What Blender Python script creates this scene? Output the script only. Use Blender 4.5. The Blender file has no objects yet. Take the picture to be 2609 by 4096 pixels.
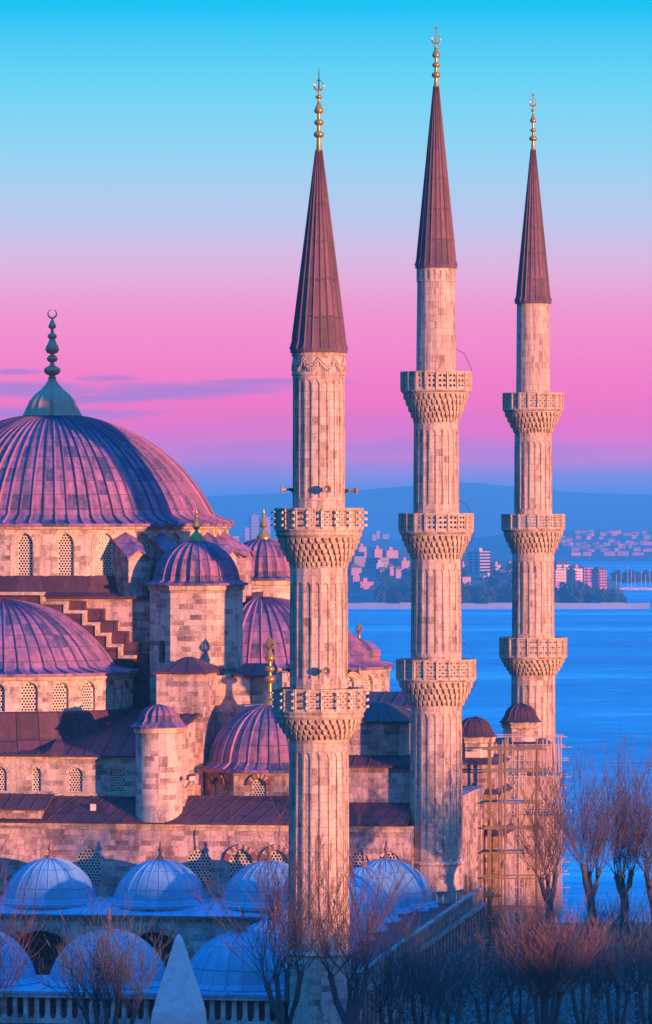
import bpy, math, random
from math import sin, cos, pi, radians, sqrt, atan2, tan
from mathutils import Vector, Matrix
import numpy as np

S = bpy.context.scene
COL = S.collection
rnd = random.Random(7)

# ------------------------------------------------------------------ camera, sky, sun, exposure
F, H, CX, CY = 20300.0, 32.0, 1304.5, 2048.0      # focal length in photo pixels, eye height above the courtyard ground
cam = bpy.data.cameras.new('camera'); co = bpy.data.objects.new('camera', cam); COL.objects.link(co)
cam.sensor_fit = 'VERTICAL'; cam.sensor_height = 24.0; cam.sensor_width = 24.0
cam.lens = F/4096*24.0
cam.clip_start = 1.0; cam.clip_end = 60000
co.location = (0, 0, H); co.rotation_euler = (radians(90), 0, 0)
S.camera = co

S.view_settings.view_transform = 'Standard'; S.view_settings.look = 'None'
S.view_settings.gamma = 1.0; S.view_settings.exposure = 1.1
S.cycles.use_denoising = True
S.cycles.max_bounces = 6; S.cycles.diffuse_bounces = 3; S.cycles.glossy_bounces = 3
S.cycles.volume_bounces = 2; S.cycles.transparent_max_bounces = 6
S.cycles.sample_clamp_indirect = 4.0

SUN_AZ, SUN_EL = 42.3, 2.6          # sun stands behind the viewer, to the right, just above the roofs
SUN_COL = (1.0, 0.42, 0.21); SUN_STR = 5.0
sl = bpy.data.lights.new('sun', 'SUN'); so = bpy.data.objects.new('sun', sl); COL.objects.link(so)
sl.energy = SUN_STR; sl.color = SUN_COL; sl.angle = radians(0.6)
sdir = Vector((sin(radians(SUN_AZ))*cos(radians(SUN_EL)), -cos(radians(SUN_AZ))*cos(radians(SUN_EL)), sin(radians(SUN_EL))))
so.rotation_euler = sdir.to_track_quat('Z', 'Y').to_euler()

def srgb(r, g, b):
    f = lambda c: (c/255/12.92) if c/255 <= 0.04045 else ((c/255+0.055)/1.055)**2.4
    return (f(r), f(g), f(b), 1)

class NT:
    """small helper for wiring nodes"""
    def __init__(s, tree): s.t = tree; s.t.nodes.clear()
    def n(s, typ, props=None, **inp):
        nd = s.t.nodes.new(typ)
        for k, v in (props or {}).items(): setattr(nd, k, v)
        for k, v in inp.items():
            key = int(k[1:]) if k[0] == 'i' and k[1:].isdigit() else k.replace('_', ' ')
            s.set(nd, key, v)
        return nd
    def set(s, nd, key, v):
        sk = nd.inputs[key]
        if isinstance(v, bpy.types.NodeSocket): s.t.links.new(v, sk)
        elif isinstance(v, bpy.types.Node): s.t.links.new(v.outputs[0], sk)
        else: sk.default_value = v
    def m(s, op, a, b=0.0, c=0.0):
        return s.n('ShaderNodeMath', {'operation': op}, i0=a, i1=b, i2=c).outputs[0]
    def ramp(s, fac, stops, interp='LINEAR'):
        nd = s.n('ShaderNodeValToRGB'); s.set(nd, 0, fac); cr = nd.color_ramp; cr.interpolation = interp
        while len(cr.elements) < len(stops): cr.elements.new(0.5)
        for e, (p, c) in zip(cr.elements, stops):
            e.position = p; e.color = c if len(c) == 4 else (*c, 1)
        return nd.outputs[0]
    def mix(s, fac, a, b, blend='MIX'):
        nd = s.n('ShaderNodeMix', {'data_type': 'RGBA', 'blend_type': blend})
        s.set(nd, 0, fac); s.set(nd, 6, a); s.set(nd, 7, b)
        return nd.outputs[2]

wd = bpy.data.worlds.new('World'); S.world = wd; wd.use_nodes = True
w = NT(wd.node_tree)
tc = w.n('ShaderNodeTexCoord'); sx = w.n('ShaderNodeSeparateXYZ', i0=tc.outputs['Generated'])
el = w.m('DIVIDE', sx.outputs[2], w.m('SQRT', w.m('ADD', w.m('MULTIPLY', sx.outputs[0], sx.outputs[0]), w.m('MULTIPLY', sx.outputs[1], sx.outputs[1]))))
az = w.m('DIVIDE', sx.outputs[0], w.m('MAXIMUM', sx.outputs[1], 0.01))
pos = w.m('SQRT', w.m('MAXIMUM', w.m('MULTIPLY', el, 0.5), 0.0))      # tan(elevation) 0..2
def sp(py): return sqrt((CY-py)/F*0.5)
WS = 1.0
HAZE_D, HAZE_TOP, AIR = 1.3e-4, 135.0, (0.06, 0.25, 0.70)
def seen(py, r, g, b):
    """sky radiance that reads as this colour through the haze below it"""
    e = max(1e-4, (CY-py)/F); T = math.exp(-HAZE_D*min(16000.0, (HAZE_TOP-H)/e)); c = srgb(r, g, b)
    return tuple(max(0.0, (x-a*(1-T))/max(T, 0.2)) for x, a in zip(c[:3], AIR))+(1,)
sky = w.ramp(pos, [(0.0, (0.3, 0.3, 0.6, 1)), (sp(1970), seen(1970, 100, 142, 222)), (sp(1910), seen(1910, 142, 139, 216)), (sp(1820), seen(1820, 190, 126, 204)),
    (sp(1730), seen(1730, 220, 116, 196)), (sp(1600), seen(1600, 234, 118, 192)), (sp(1400), seen(1400, 240, 134, 198)), (sp(1230), seen(1230, 239, 150, 206)),
    (sp(1060), seen(1060, 220, 180, 222)), (sp(880), seen(880, 188, 198, 234)), (sp(650), seen(650, 154, 209, 241)), (sp(350), seen(350, 110, 211, 245)),
    (sp(20), seen(20, 22, 193, 245)), (0.40, (0.0, 0.30, 0.72, 1)), (0.58, (0.0, 0.42, 1.25, 1)), (0.75, (0.0, 0.60, 2.2, 1)), (1.0, (0.0, 0.66, 2.5, 1))])
# away from the antisolar side the low sky is plain blue: the rosy belt only stands opposite the sun
side = w.ramp(pos, [(0.0, (0.04, 0.19, 0.48, 1)), (0.15, (0.03, 0.22, 0.55, 1)), (0.4, (0.01, 0.25, 0.68, 1)), (0.58, (0.0, 0.42, 1.25, 1)), (0.75, (0.0, 0.60, 2.2, 1)), (1.0, (0.0, 0.66, 2.5, 1))])
hor = w.m('SQRT', w.m('ADD', w.m('MULTIPLY', sx.outputs[0], sx.outputs[0]), w.m('MULTIPLY', sx.outputs[1], sx.outputs[1])))
fc = w.m('DIVIDE', sx.outputs[1], w.m('MAXIMUM', hor, 0.001))
belt = w.ramp(fc, [(0.70, (0, 0, 0)), (0.95, (1, 1, 1))], 'EASE')
sky = w.mix(belt, side, sky)
# warm glow of the low sun's own quarter of the sky
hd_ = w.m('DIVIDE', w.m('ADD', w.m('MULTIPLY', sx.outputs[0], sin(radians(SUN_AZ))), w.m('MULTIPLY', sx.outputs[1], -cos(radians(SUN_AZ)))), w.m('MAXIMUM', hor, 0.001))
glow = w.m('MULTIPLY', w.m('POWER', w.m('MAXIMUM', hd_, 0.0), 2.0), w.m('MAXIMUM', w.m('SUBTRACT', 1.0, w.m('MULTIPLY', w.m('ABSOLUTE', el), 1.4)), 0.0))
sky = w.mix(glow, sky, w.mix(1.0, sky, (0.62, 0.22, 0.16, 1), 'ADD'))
# thin violet streaks of cloud low in the sky
cv = w.n('ShaderNodeCombineXYZ', i0=w.m('MULTIPLY', az, 26.0), i1=w.m('MULTIPLY', el, 330.0), i2=3.0)
cn = w.n('ShaderNodeTexNoise', Vector=cv.outputs[0], Scale=1.0, Detail=4.0, Roughness=0.45)
cn2 = w.n('ShaderNodeTexNoise', Vector=w.n('ShaderNodeCombineXYZ', i0=w.m('MULTIPLY', az, 60.0), i1=w.m('MULTIPLY', el, 120.0)).outputs[0], Scale=1.0, Detail=3.0)
def streak(px, py, hw, hh, tilt=0.0):
    a0 = (px-CX)/F; e0 = (CY-py)/F
    dx = w.m('SUBTRACT', az, a0)
    dy = w.m('SUBTRACT', w.m('SUBTRACT', el, e0), w.m('MULTIPLY', dx, tilt))
    dy = w.m('ADD', dy, w.m('MULTIPLY', w.m('SUBTRACT', cn2.outputs[0], 0.5), hh/F*2.2))
    q = w.m('ADD', w.m('POWER', w.m('ABSOLUTE', w.m('DIVIDE', dx, hw/F)), 2.0), w.m('POWER', w.m('ABSOLUTE', w.m('DIVIDE', dy, hh/F)), 2.0))
    return w.m('MAXIMUM', w.m('SUBTRACT', 1.0, q), 0.0)
cl = None
for args in [(60, 1560, 420, 40), (430, 1515, 150, 16), (760, 1555, 520, 36, 0.03), (60, 1487, 130, 14), (200, 1655, 520, 26), (1000, 1530, 300, 18), (1300, 1530, 130, 14), (520, 1590, 420, 24, 0.05)]:
    st = streak(*args); cl = st if cl is None else w.m('MAXIMUM', cl, st)
cfac = w.m('MINIMUM', w.m('MULTIPLY', w.m('POWER', cl, 0.75), w.m('ADD', 0.45, w.m('MULTIPLY', cn.outputs[0], 0.9))), 0.85)
low = w.m('MULTIPLY', w.ramp(w.n('ShaderNodeTexNoise', Vector=cv.outputs[0], Scale=0.55, Detail=3.0).outputs[0], [(0.48, (0, 0, 0)), (0.64, (1, 1, 1))]),
          w.ramp(pos, [(sp(1960), (0, 0, 0)), (sp(1850), (0.5, 0.5, 0.5)), (sp(1720), (0.25, 0.25, 0.25)), (sp(1600), (0, 0, 0))]))
sky = w.mix(w.m('MAXIMUM', cfac, low), sky, seen(1560, 164, 126, 206))
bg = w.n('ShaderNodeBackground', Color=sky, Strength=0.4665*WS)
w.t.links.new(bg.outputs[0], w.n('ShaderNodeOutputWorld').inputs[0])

# ------------------------------------------------------------------ materials
def mat(name, build):
    m = bpy.data.materials.new(name); m.use_nodes = True
    t = NT(m.node_tree); b = t.n('ShaderNodeBsdfPrincipled')
    out = t.n('ShaderNodeOutputMaterial'); t.t.links.new(b.outputs[0], out.inputs[0])
    build(t, b); return m
def plain(name, col, rough=0.7, metal=0.0, spec=0.3, var=0.25, scale=1.5):
    def f(t, b):
        tc = t.n('ShaderNodeTexCoord')
        nz = t.n('ShaderNodeTexNoise', Vector=tc.outputs['Object'], Scale=scale, Detail=5.0, Roughness=0.6)
        c = t.mix(nz.outputs[0], tuple(x*(1-var) for x in col)+(1,), tuple(min(1, x*(1+var)) for x in col)+(1,))
        t.set(b, 'Base Color', c); t.set(b, 'Roughness', rough); t.set(b, 'Metallic', metal); t.set(b, 'Specular IOR Level', spec)
    return mat(name, f)

def stone(name, light, dark, bw=0.75, bh=0.36, share=0.45, mortar=0.45, bump=0.25, stain=0.35, joint=0.85, streak=1.3):
    """ashlar laid in UV metres: blocks of uneven width and tone, patches of smooth repair, joints, sooty patches and rain streaks"""
    def f(t, b):
        tc = t.n('ShaderNodeTexCoord'); uv = tc.outputs['UV']
        warp = t.n('ShaderNodeTexNoise', Vector=uv, Scale=0.35, Detail=1.0)
        wv = t.n('ShaderNodeVectorMath', {'operation': 'MULTIPLY_ADD'}, i0=warp.outputs[1], i1=(1.1, 0.05, 0.0), i2=uv)
        br = t.n('ShaderNodeTexBrick', {'offset': 0.42, 'squash': 1.5, 'squash_frequency': 3}, Vector=wv.outputs[0], Color1=(0, 0, 0, 1), Color2=(1, 1, 1, 1), Mortar=(0.6, 0.6, 0.6, 1),
                 Scale=1.0, Mortar_Size=0.016, Mortar_Smooth=0.4, Bias=0.0, Brick_Width=bw, Row_Height=bh)
        big = t.n('ShaderNodeTexNoise', Vector=uv, Scale=0.38, Detail=4.0, Roughness=0.6)
        msk = t.ramp(t.n('ShaderNodeTexNoise', Vector=uv, Scale=0.55, Detail=3.0, Roughness=0.7).outputs[0], [(0.40, (0.25, 0.25, 0.25)), (0.60, (1, 1, 1))])
        fine = t.n('ShaderNodeTexNoise', Vector=uv, Scale=6.0, Detail=7.0, Roughness=0.72)
        bv = t.m('ADD', 0.58, t.m('MULTIPLY', t.m('SUBTRACT', br.outputs[0], 0.58), msk))
        val = t.m('ADD', t.m('ADD', t.m('MULTIPLY', bv, 0.8), t.m('MULTIPLY', t.m('SUBTRACT', big.outputs[0], 0.47), 0.9)), t.m('MULTIPLY', t.m('SUBTRACT', fine.outputs[0], 0.5), 0.5))
        mid = tuple(0.5*(x+y) for x, y in zip(light, dark))
        c = t.ramp(val, [(0.02, dark), (share-0.08, mid), (share+0.10, light), (0.9, tuple(min(1, x*1.12) for x in light))])
        c = t.mix(0.6, c, t.ramp(fine.outputs[0], [(0.30, (0.42, 0.36, 0.36)), (0.56, (1, 1, 1))]), 'MULTIPLY')
        st = t.n('ShaderNodeTexNoise', Vector=t.n('ShaderNodeVectorMath', {'operation': 'MULTIPLY'}, i0=uv, i1=(streak, 0.2, 1)).outputs[0], Scale=1.0, Detail=6.0, Roughness=0.7)
        c = t.mix(stain, c, t.ramp(st.outputs[0], [(0.38, (0.34, 0.29, 0.30)), (0.54, (1, 1, 1))]), 'MULTIPLY')
        c = t.mix(t.m('MULTIPLY', br.outputs[1], mortar), c, (*[x*joint for x in light], 1))
        t.set(b, 'Base Color', c); t.set(b, 'Roughness', 0.9); t.set(b, 'Specular IOR Level', 0.1)
        hgt = t.m('SUBTRACT', t.m('ADD', t.m('MULTIPLY', fine.outputs[0], 0.9), t.m('MULTIPLY', br.outputs[0], 0.3)), br.outputs[1])
        bp = t.n('ShaderNodeBump', Strength=bump, Distance=0.09, Height=hgt); t.set(b, 'Normal', bp.outputs[0])
    return mat(name, f)

def lead(name, c0, c1, rows=1.25, rough=0.5, seam=True):
    """sheets of lead: UV u counts sheets across, v runs in metres down the roof"""
    def f(t, b):
        tc = t.n('ShaderNodeTexCoord'); uv = tc.outputs['UV']
        s = t.n('ShaderNodeSeparateXYZ', i0=uv)
        col = t.m('FLOOR', s.outputs[0])
        jit = t.n('ShaderNodeTexWhiteNoise', {'noise_dimensions': '1D'}, W=col)
        vv = t.m('ADD', t.m('DIVIDE', s.outputs[1], rows), t.m('MULTIPLY', jit.outputs[0], 0.06))
        row = t.m('FLOOR', vv)
        wn = t.n('ShaderNodeTexWhiteNoise', {'noise_dimensions': '2D'}, Vector=t.n('ShaderNodeCombineXYZ', i0=col, i1=row).outputs[0])
        ob = tc.outputs['Object']
        n1 = t.n('ShaderNodeTexNoise', Vector=ob, Scale=2.2, Detail=6.0, Roughness=0.7)
        n2 = t.n('ShaderNodeTexNoise', Vector=ob, Scale=0.35, Detail=3.0)
        dk = t.m('GREATER_THAN', wn.outputs[0], 0.84)
        run = t.n('ShaderNodeTexNoise', Vector=t.n('ShaderNodeVectorMath', {'operation': 'MULTIPLY'}, i0=uv, i1=(1.7, 0.35, 1)).outputs[0], Scale=1.0, Detail=6.0, Roughness=0.7)
        val = t.m('ADD', t.m('ADD', t.m('MULTIPLY', wn.outputs[0], 0.16), t.m('MULTIPLY', t.m('SUBTRACT', n1.outputs[0], 0.5), 0.8)), t.m('ADD', t.m('MULTIPLY', n2.outputs[0], 0.35), t.m('MULTIPLY', t.m('SUBTRACT', run.outputs[0], 0.38), 1.3)))
        val = t.m('SUBTRACT', val, t.m('MULTIPLY', dk, 0.32))
        c = t.ramp(val, [(0.12, c0), (0.85, c1)])
        fr = t.m('FRACT', vv); edge = t.m('LESS_THAN', fr, 0.055)
        c = t.mix(t.m('MULTIPLY', edge, 0.65), c, (c0[0]*.45, c0[1]*.45, c0[2]*.45, 1))
        t.set(b, 'Base Color', c); t.set(b, 'Specular IOR Level', 0.14)
        t.set(b, 'Roughness', t.m('ADD', rough-0.05, t.m('MULTIPLY', n1.outputs[0], 0.25)))
        hg = t.m('ADD', t.m('MULTIPLY', n1.outputs[0], 0.5), t.m('MULTIPLY', edge, 0.8))
        bp = t.n('ShaderNodeBump', Strength=0.3, Distance=0.06, Height=hg); t.set(b, 'Normal', bp.outputs[0])
    return mat(name, f)

M = {}
M['stone'] = stone('ashlar stone', (0.62, 0.45, 0.38), (0.20, 0.13, 0.13), 0.80, 0.38, 0.40, bump=0.4, stain=0.45)
M['stone_rose'] = stone('weathered ashlar', (0.57, 0.38, 0.34), (0.18, 0.11, 0.115), 0.80, 0.36, 0.46, bump=0.45, stain=0.7)
M['stone_shaft'] = stone('minaret limestone', (0.61, 0.44, 0.365), (0.28, 0.19, 0.175), 0.55, 0.46, 0.34, mortar=0.6, bump=0.4, stain=0.65, joint=0.35, streak=2.6)
M['trim'] = stone('carved trim stone', (0.60, 0.45, 0.35), (0.29, 0.20, 0.17), 1.0, 0.4, 0.4, mortar=0.3, bump=0.3, stain=0.6, streak=2.2)
M['pale'] = stone('pale marble', (0.54, 0.50, 0.49), (0.26, 0.23, 0.23), 1.0, 0.45, 0.4, mortar=0.5, stain=0.7, joint=0.4)
M['grille'] = plain('pierced stone grille', (0.56, 0.47, 0.38), 0.85, var=0.2)
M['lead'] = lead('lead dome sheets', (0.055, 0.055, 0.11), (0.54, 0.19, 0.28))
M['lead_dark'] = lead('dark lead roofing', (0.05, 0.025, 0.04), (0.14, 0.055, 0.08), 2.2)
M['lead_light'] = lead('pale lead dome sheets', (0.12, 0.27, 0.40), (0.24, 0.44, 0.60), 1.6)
M['lead_spire'] = lead('spire lead', (0.08, 0.05, 0.065), (0.26, 0.11, 0.14), 2.1)
M['gold'] = plain('gilded copper', (0.42, 0.24, 0.05), 0.28, 0.55, 0.6, 0.3, 4.0)
M['gold_dull'] = plain('dull gilded copper', (0.46, 0.22, 0.12), 0.30, 0.25, 0.6, 0.4, 3.0)
M['bronze'] = plain('dark bronze', (0.25, 0.11, 0.10), 0.5, 0.4, 0.5)
M['glass'] = plain('dark window glass', (0.012, 0.016, 0.03), 0.15, 0, 0.5, 0.4)
M['tile'] = plain('glazed blue tile', (0.10, 0.22, 0.36), 0.25, 0, 0.5, 0.3)
M['brickred'] = plain('red arch stone', (0.19, 0.06, 0.06), 0.85, var=0.3)
M['iron'] = plain('dark iron', (0.05, 0.05, 0.06), 0.55, 0.3)
M['horn'] = plain('grey horn metal', (0.30, 0.20, 0.19), 0.45, 0.2, 0.4)
M['lampwhite'] = plain('lamp casing', (0.55, 0.50, 0.42), 0.5)
M['timber'] = plain('scaffold timber', (0.20, 0.13, 0.08), 0.8, var=0.35, scale=3)
M['pole'] = plain('scaffold tube', (0.46, 0.32, 0.27), 0.5, 0.2)
M['plank'] = plain('scaffold plank', (0.30, 0.24, 0.24), 0.8)
M['bark'] = plain('bark', (0.085, 0.08, 0.085), 0.9, var=0.4, scale=6)
M['twig'] = plain('red brown twigs', (0.10, 0.055, 0.065), 0.85, var=0.35)
M['twig_dark'] = plain('dark twigs', (0.075, 0.085, 0.11), 0.9, var=0.35)
M['twig_pale'] = plain('pale brown twigs', (0.16, 0.085, 0.09), 0.85, var=0.3)
M['granite'] = plain('pink granite', (0.66, 0.54, 0.54), 0.75, var=0.38, scale=5.0)
M['shrub'] = plain('evergreen shrub leaves', (0.09, 0.15, 0.15), 0.8, var=0.6, scale=0.8)
M['earth'] = plain('park ground', (0.07, 0.075, 0.06), 0.95, var=0.5, scale=0.2)
M['wood'] = plain('far tree foliage', (0.03, 0.045, 0.04), 0.95, var=0.5, scale=0.05)
M['city'] = plain('painted render', (0.66, 0.20, 0.29), 0.8, var=0.08, scale=0.2)
M['city_white'] = plain('white painted render', (0.62, 0.40, 0.45), 0.8, var=0.06, scale=0.2)
M['city_dull'] = plain('dull painted render', (0.34, 0.18, 0.23), 0.8, var=0.1, scale=0.2)
M['roofred'] = plain('tiled roof', (0.20, 0.09, 0.08), 0.85)
M['hill'] = plain('far hillside', (0.09, 0.10, 0.11), 0.95, var=0.4, scale=0.004)
M['quay'] = plain('quay stones', (0.34, 0.30, 0.30), 0.9, var=0.3, scale=0.05)
M['plaster'] = plain('street front render', (0.35, 0.30, 0.26), 0.85)
M['unlit_fill'] = plain('dark opening', (0.02, 0.02, 0.025), 0.9)  # near-black colour painted in for the unlit depth of niche and wall openings

# ------------------------------------------------------------------ mesh helpers
class MB:
    def __init__(s): s.v = []; s.f = []; s.mi = []; s.uv = []
    def face(s, pts, mi=0, uv=None):
        i = len(s.v); s.v.extend(tuple(p) for p in pts); s.f.append(tuple(range(i, i+len(pts)))); s.mi.append(mi); s.uv.append(uv)
    def grid(s, rows, closed=False, mi=0, uvf=None):
        """rows of equal length; shared vertices"""
        i0 = len(s.v); n = len(rows[0])
        for r in rows: s.v.extend(tuple(p) for p in r)
        for a in range(len(rows)-1):
            for b in range(n if closed else n-1):
                c = (b+1) % n
                s.f.append((i0+a*n+b, i0+a*n+c, i0+(a+1)*n+c, i0+(a+1)*n+b)); s.mi.append(mi)
                s.uv.append([uvf(a, b), uvf(a, b+1), uvf(a+1, b+1), uvf(a+1, b)] if uvf else None)
    def hexa(s, p, mi=0):
        """8 points: 0-3 bottom loop, 4-7 top loop"""
        for q in ((0, 3, 2, 1), (4, 5, 6, 7), (0, 1, 5, 4), (1, 2, 6, 5), (2, 3, 7, 6), (3, 0, 4, 7)): s.face([p[k] for k in q], mi)
    def box(s, x0, x1, y0, y1, z0, z1, fn=lambda x, y, z: (x, y, z), mi=0):
        s.hexa([fn(x0, y0, z0), fn(x1, y0, z0), fn(x1, y1, z0), fn(x0, y1, z0), fn(x0, y0, z1), fn(x1, y0, z1), fn(x1, y1, z1), fn(x0, y1, z1)], mi)
    def tube(s, pts, rad, sides=6, mi=0, cap=True):
        pts = [Vector(p) for p in pts]; rows = []
        if not hasattr(rad, '__len__'): rad = [rad]*len(pts)
        for i, p in enumerate(pts):
            d = (pts[min(i+1, len(pts)-1)]-pts[max(i-1, 0)])
            if d.length < 1e-9: d = Vector((0, 0, 1))
            d.normalize(); a = d.orthogonal().normalized() if abs(d.z) > 0.95 else d.cross(Vector((0, 0, 1))).normalized(); b = d.cross(a)
            rows.append([p+(a*cos(2*pi*k/sides)+b*sin(2*pi*k/sides))*rad[i] for k in range(sides)])
        s.grid(rows, True, mi)
        if cap: s.face(rows[0], mi); s.face(rows[-1], mi)
    def lathe(s, c, prof, n, phase=0.0, a0=None, a1=None, mi=0, gores=None, rf=None, uvs=1.0):
        """prof: (r, z) list; angle measured from the viewer's side (-Y), positive to the right"""
        closed = a0 is None
        ang = [phase+2*pi*k/n for k in range(n)] if closed else [a0+(a1-a0)*k/n for k in range(n+1)]
        arc = [0.0]
        for (r, z), (r2, z2) in zip(prof, prof[1:]): arc.append(arc[-1]+sqrt((r-r2)**2+(z-z2)**2))
        tot = 2*pi if closed else (a1-a0); rm = max(r for r, z in prof)
        rows = []
        for i, (r, z) in enumerate(prof):
            row = []
            for a in ang:
                q = r*(rf(a, i/(len(prof)-1)) if rf else 1.0)
                row.append((c[0]+q*sin(a), c[1]-q*cos(a), z))
            rows.append(row)
        if gores: uvf = lambda i, b: (b/n*gores+0.001, arc[i])
        else: uvf = lambda i, b: (b/n*tot*rm*uvs, prof[i][1] if abs(prof[0][1]-prof[-1][1]) > 0.3 else arc[i])
        s.grid(rows, closed, mi, uvf)
    def seams(s, c, prof, n, wdt, hgt, phase=0.0, a0=None, a1=None, mi=0):
        angs = [phase+2*pi*k/n for k in range(n)] if a0 is None else [a0+(a1-a0)*k/n for k in range(n+1)]
        for a in angs:
            L, T, R = [], [], []
            for i, (r, z) in enumerate(prof):
                (ra, za), (rb, zb) = prof[max(i-1, 0)], prof[min(i+1, len(prof)-1)]
                tr, tz = rb-ra, zb-za; l = sqrt(tr*tr+tz*tz) or 1; nr, nz = -tz/l, tr/l
                if nr*1+nz*0.5 < 0: nr, nz = -nr, -nz
                hw = min(wdt/2, r*pi/n*0.6)/max(r, 1e-3)
                rt, zt = r+nr*hgt, z+nz*hgt
                f = lambda rr, aa, zz: (c[0]+rr*sin(aa), c[1]-rr*cos(aa), zz)
                L.append(f(r, a-hw, z)); T.append(f(rt, a, zt)); R.append(f(r, a+hw, z))
            sd = rnd.random()*40
            s.grid([L, T, R], False, mi, lambda i, b: (sd+0.5, 0.3+b*0.01))
    def build(s, name, mats, parent=None, smooth=None, uv=True):
        me = bpy.data.meshes.new(name); me.from_pydata(s.v, [], s.f)
        for m in (mats if isinstance(mats, (list, tuple)) else [mats]): me.materials.append(M[m])
        me.polygons.foreach_set('material_index', s.mi)
        if uv:
            ul = me.uv_layers.new(name='UVMap'); data = np.zeros((len(me.loops), 2), np.float32); k = 0
            for f, u in zip(s.f, s.uv):
                if u is not None:
                    for q in u: data[k] = q; k += 1
                    continue
                p = [Vector(s.v[i]) for i in f]
                nrm = Vector((0, 0, 0))
                for a, b in zip(p, p[1:]+p[:1]): nrm += a.cross(b)
                if nrm.length > 1e-12: nrm.normalize()
                if abs(nrm.z) > 0.97: tu, tv = Vector((1, 0, 0)), Vector((0, 1, 0))
                else:
                    tu = Vector((-nrm.y, nrm.x, 0)).normalized(); tv = tu.cross(nrm); 
                    if tv.z < 0: tv = -tv
                off = (round(tu.x*7, 1)*3.1)
                for q in p: data[k] = (q.dot(tu)+off, q.dot(tv) if abs(nrm.z) > 0.3 else q.z); k += 1
            ul.data.foreach_set('uv', data.ravel())
        if smooth is not None:
            me.polygons.foreach_set('use_smooth', [True]*len(me.polygons)); me.set_sharp_from_angle(angle=radians(smooth))
        me.update()
        o = bpy.data.objects.new(name, me); COL.objects.link(o)
        if parent: attach(o, parent)
        return o

def wloc(o):
    v = Vector((0, 0, 0)); q = o
    while q: v += q.location; q = q.parent
    return v
def attach(o, parent):
    """meshes are modelled in world metres; parents are never rotated"""
    o.parent = parent; o.location = o.location-wloc(parent)
def tag(o, label=None, cat=None, group=None, kind=None):
    for k, v in (('label', label), ('category', cat), ('group', group), ('kind', kind)):
        if v: o[k] = v
    return o
def thing(name, label, cat, loc, group=None):
    o = bpy.data.objects.new(name, None); COL.objects.link(o); o.location = loc; o.empty_display_size = 0.5
    return tag(o, label, cat, group)

def X(px, Y): return (px-CX)/F*Y
def Z(py, Y): return H-(py-CY)/F*Y
def P(px, py, Y): return Vector((X(px, Y), Y, Z(py, Y)))

# mosque frame: l to the right, d away from the viewer, turned nine degrees
A9 = radians(9.0); C0 = Vector((-20.5, 380.0)); ca, sa = cos(A9), sin(A9)
def W(l, d, z=0.0): return Vector((C0.x+l*ca+d*sa, C0.y-l*sa+d*ca, z))
def LL(px, d):
    k = (px-CX)/F
    return (k*(C0.y+d*ca)-C0.x-d*sa)/(ca+k*sa)
def ZZ(py, l, d): return Z(py, W(l, d).y)

def arch(sc, wd_, spring, rise, n=5):
    """pointed arch points from left springing to right springing"""
    e = 0.22*wd_; R = wd_/2+e; top = sqrt(R*R-e*e); L = []
    for k in range(n+1):
        x = -wd_/2+wd_/2*k/n
        L.append((sc+x, spring+rise*sqrt(max(0, R*R-(x-e)**2))/top))
    return L+[(2*sc-x, z) for x, z in reversed(L[:-1])]
UO = [0.0]
def bay(mb, mp, s0, s1, z0, z1, sc, wd_, sill, spring, rise, depth, mi=0, fill=None, n=5):
    """a wall strip with one arched opening, its reveal and (fill) its back"""
    a = arch(sc, wd_, spring, rise, n); sL, sR = sc-wd_/2, sc+wd_/2
    q = lambda *pts: mb.face([mp(s, z, 0) for s, z in pts], mi, [(s+UO[0], z) for s, z in pts])
    if sL-s0 > 1e-4: q((s0, z0), (sL, z0), (sL, z1), (s0, z1))
    if s1-sR > 1e-4: q((sR, z0), (s1, z0), (s1, z1), (sR, z1))
    if sill-z0 > 1e-4: q((sL, z0), (sR, z0), (sR, sill), (sL, sill))
    for p, r in zip(a, a[1:]): q(p, r, (r[0], z1), (p[0], z1))
    ol = [(sL, sill), (sR, sill)]+list(reversed(a))
    for p, r in zip(ol, ol[1:]+ol[:1]):
        if abs(p[0]-r[0])+abs(p[1]-r[1]) < 1e-6: continue
        mb.face([mp(p[0], p[1], 0), mp(r[0], r[1], 0), mp(r[0], r[1], depth), mp(p[0], p[1], depth)], mi)
    if fill is not None: mb.face([mp(s, z, depth) for s, z in ol], fill, [(s+UO[0], z) for s, z in ol])
def wall(mb, mp, s0, s1, z0, z1, mi=0):
    pts = [(s0, z0), (s1, z0), (s1, z1), (s0, z1)]
    mb.face([mp(s, z, 0) for s, z in pts], mi, [(s+UO[0], z) for s, z in pts])
def facet(c, R, th, z=0):
    UO[0] = th*R*1.02+c[0]
    """flat facet of a drum: apothem R, outward direction th from the viewer's side"""
    ox, oy = sin(th), -cos(th); tx, ty = cos(th), sin(th)
    return lambda s, zz, d: (c[0]+ox*(R-d)+tx*s, c[1]+oy*(R-d)+ty*s, zz)
def flat(l0, d0):
    UO[0] = 0.0
    return lambda s, z, d: W(s, d0+d, z)

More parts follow.
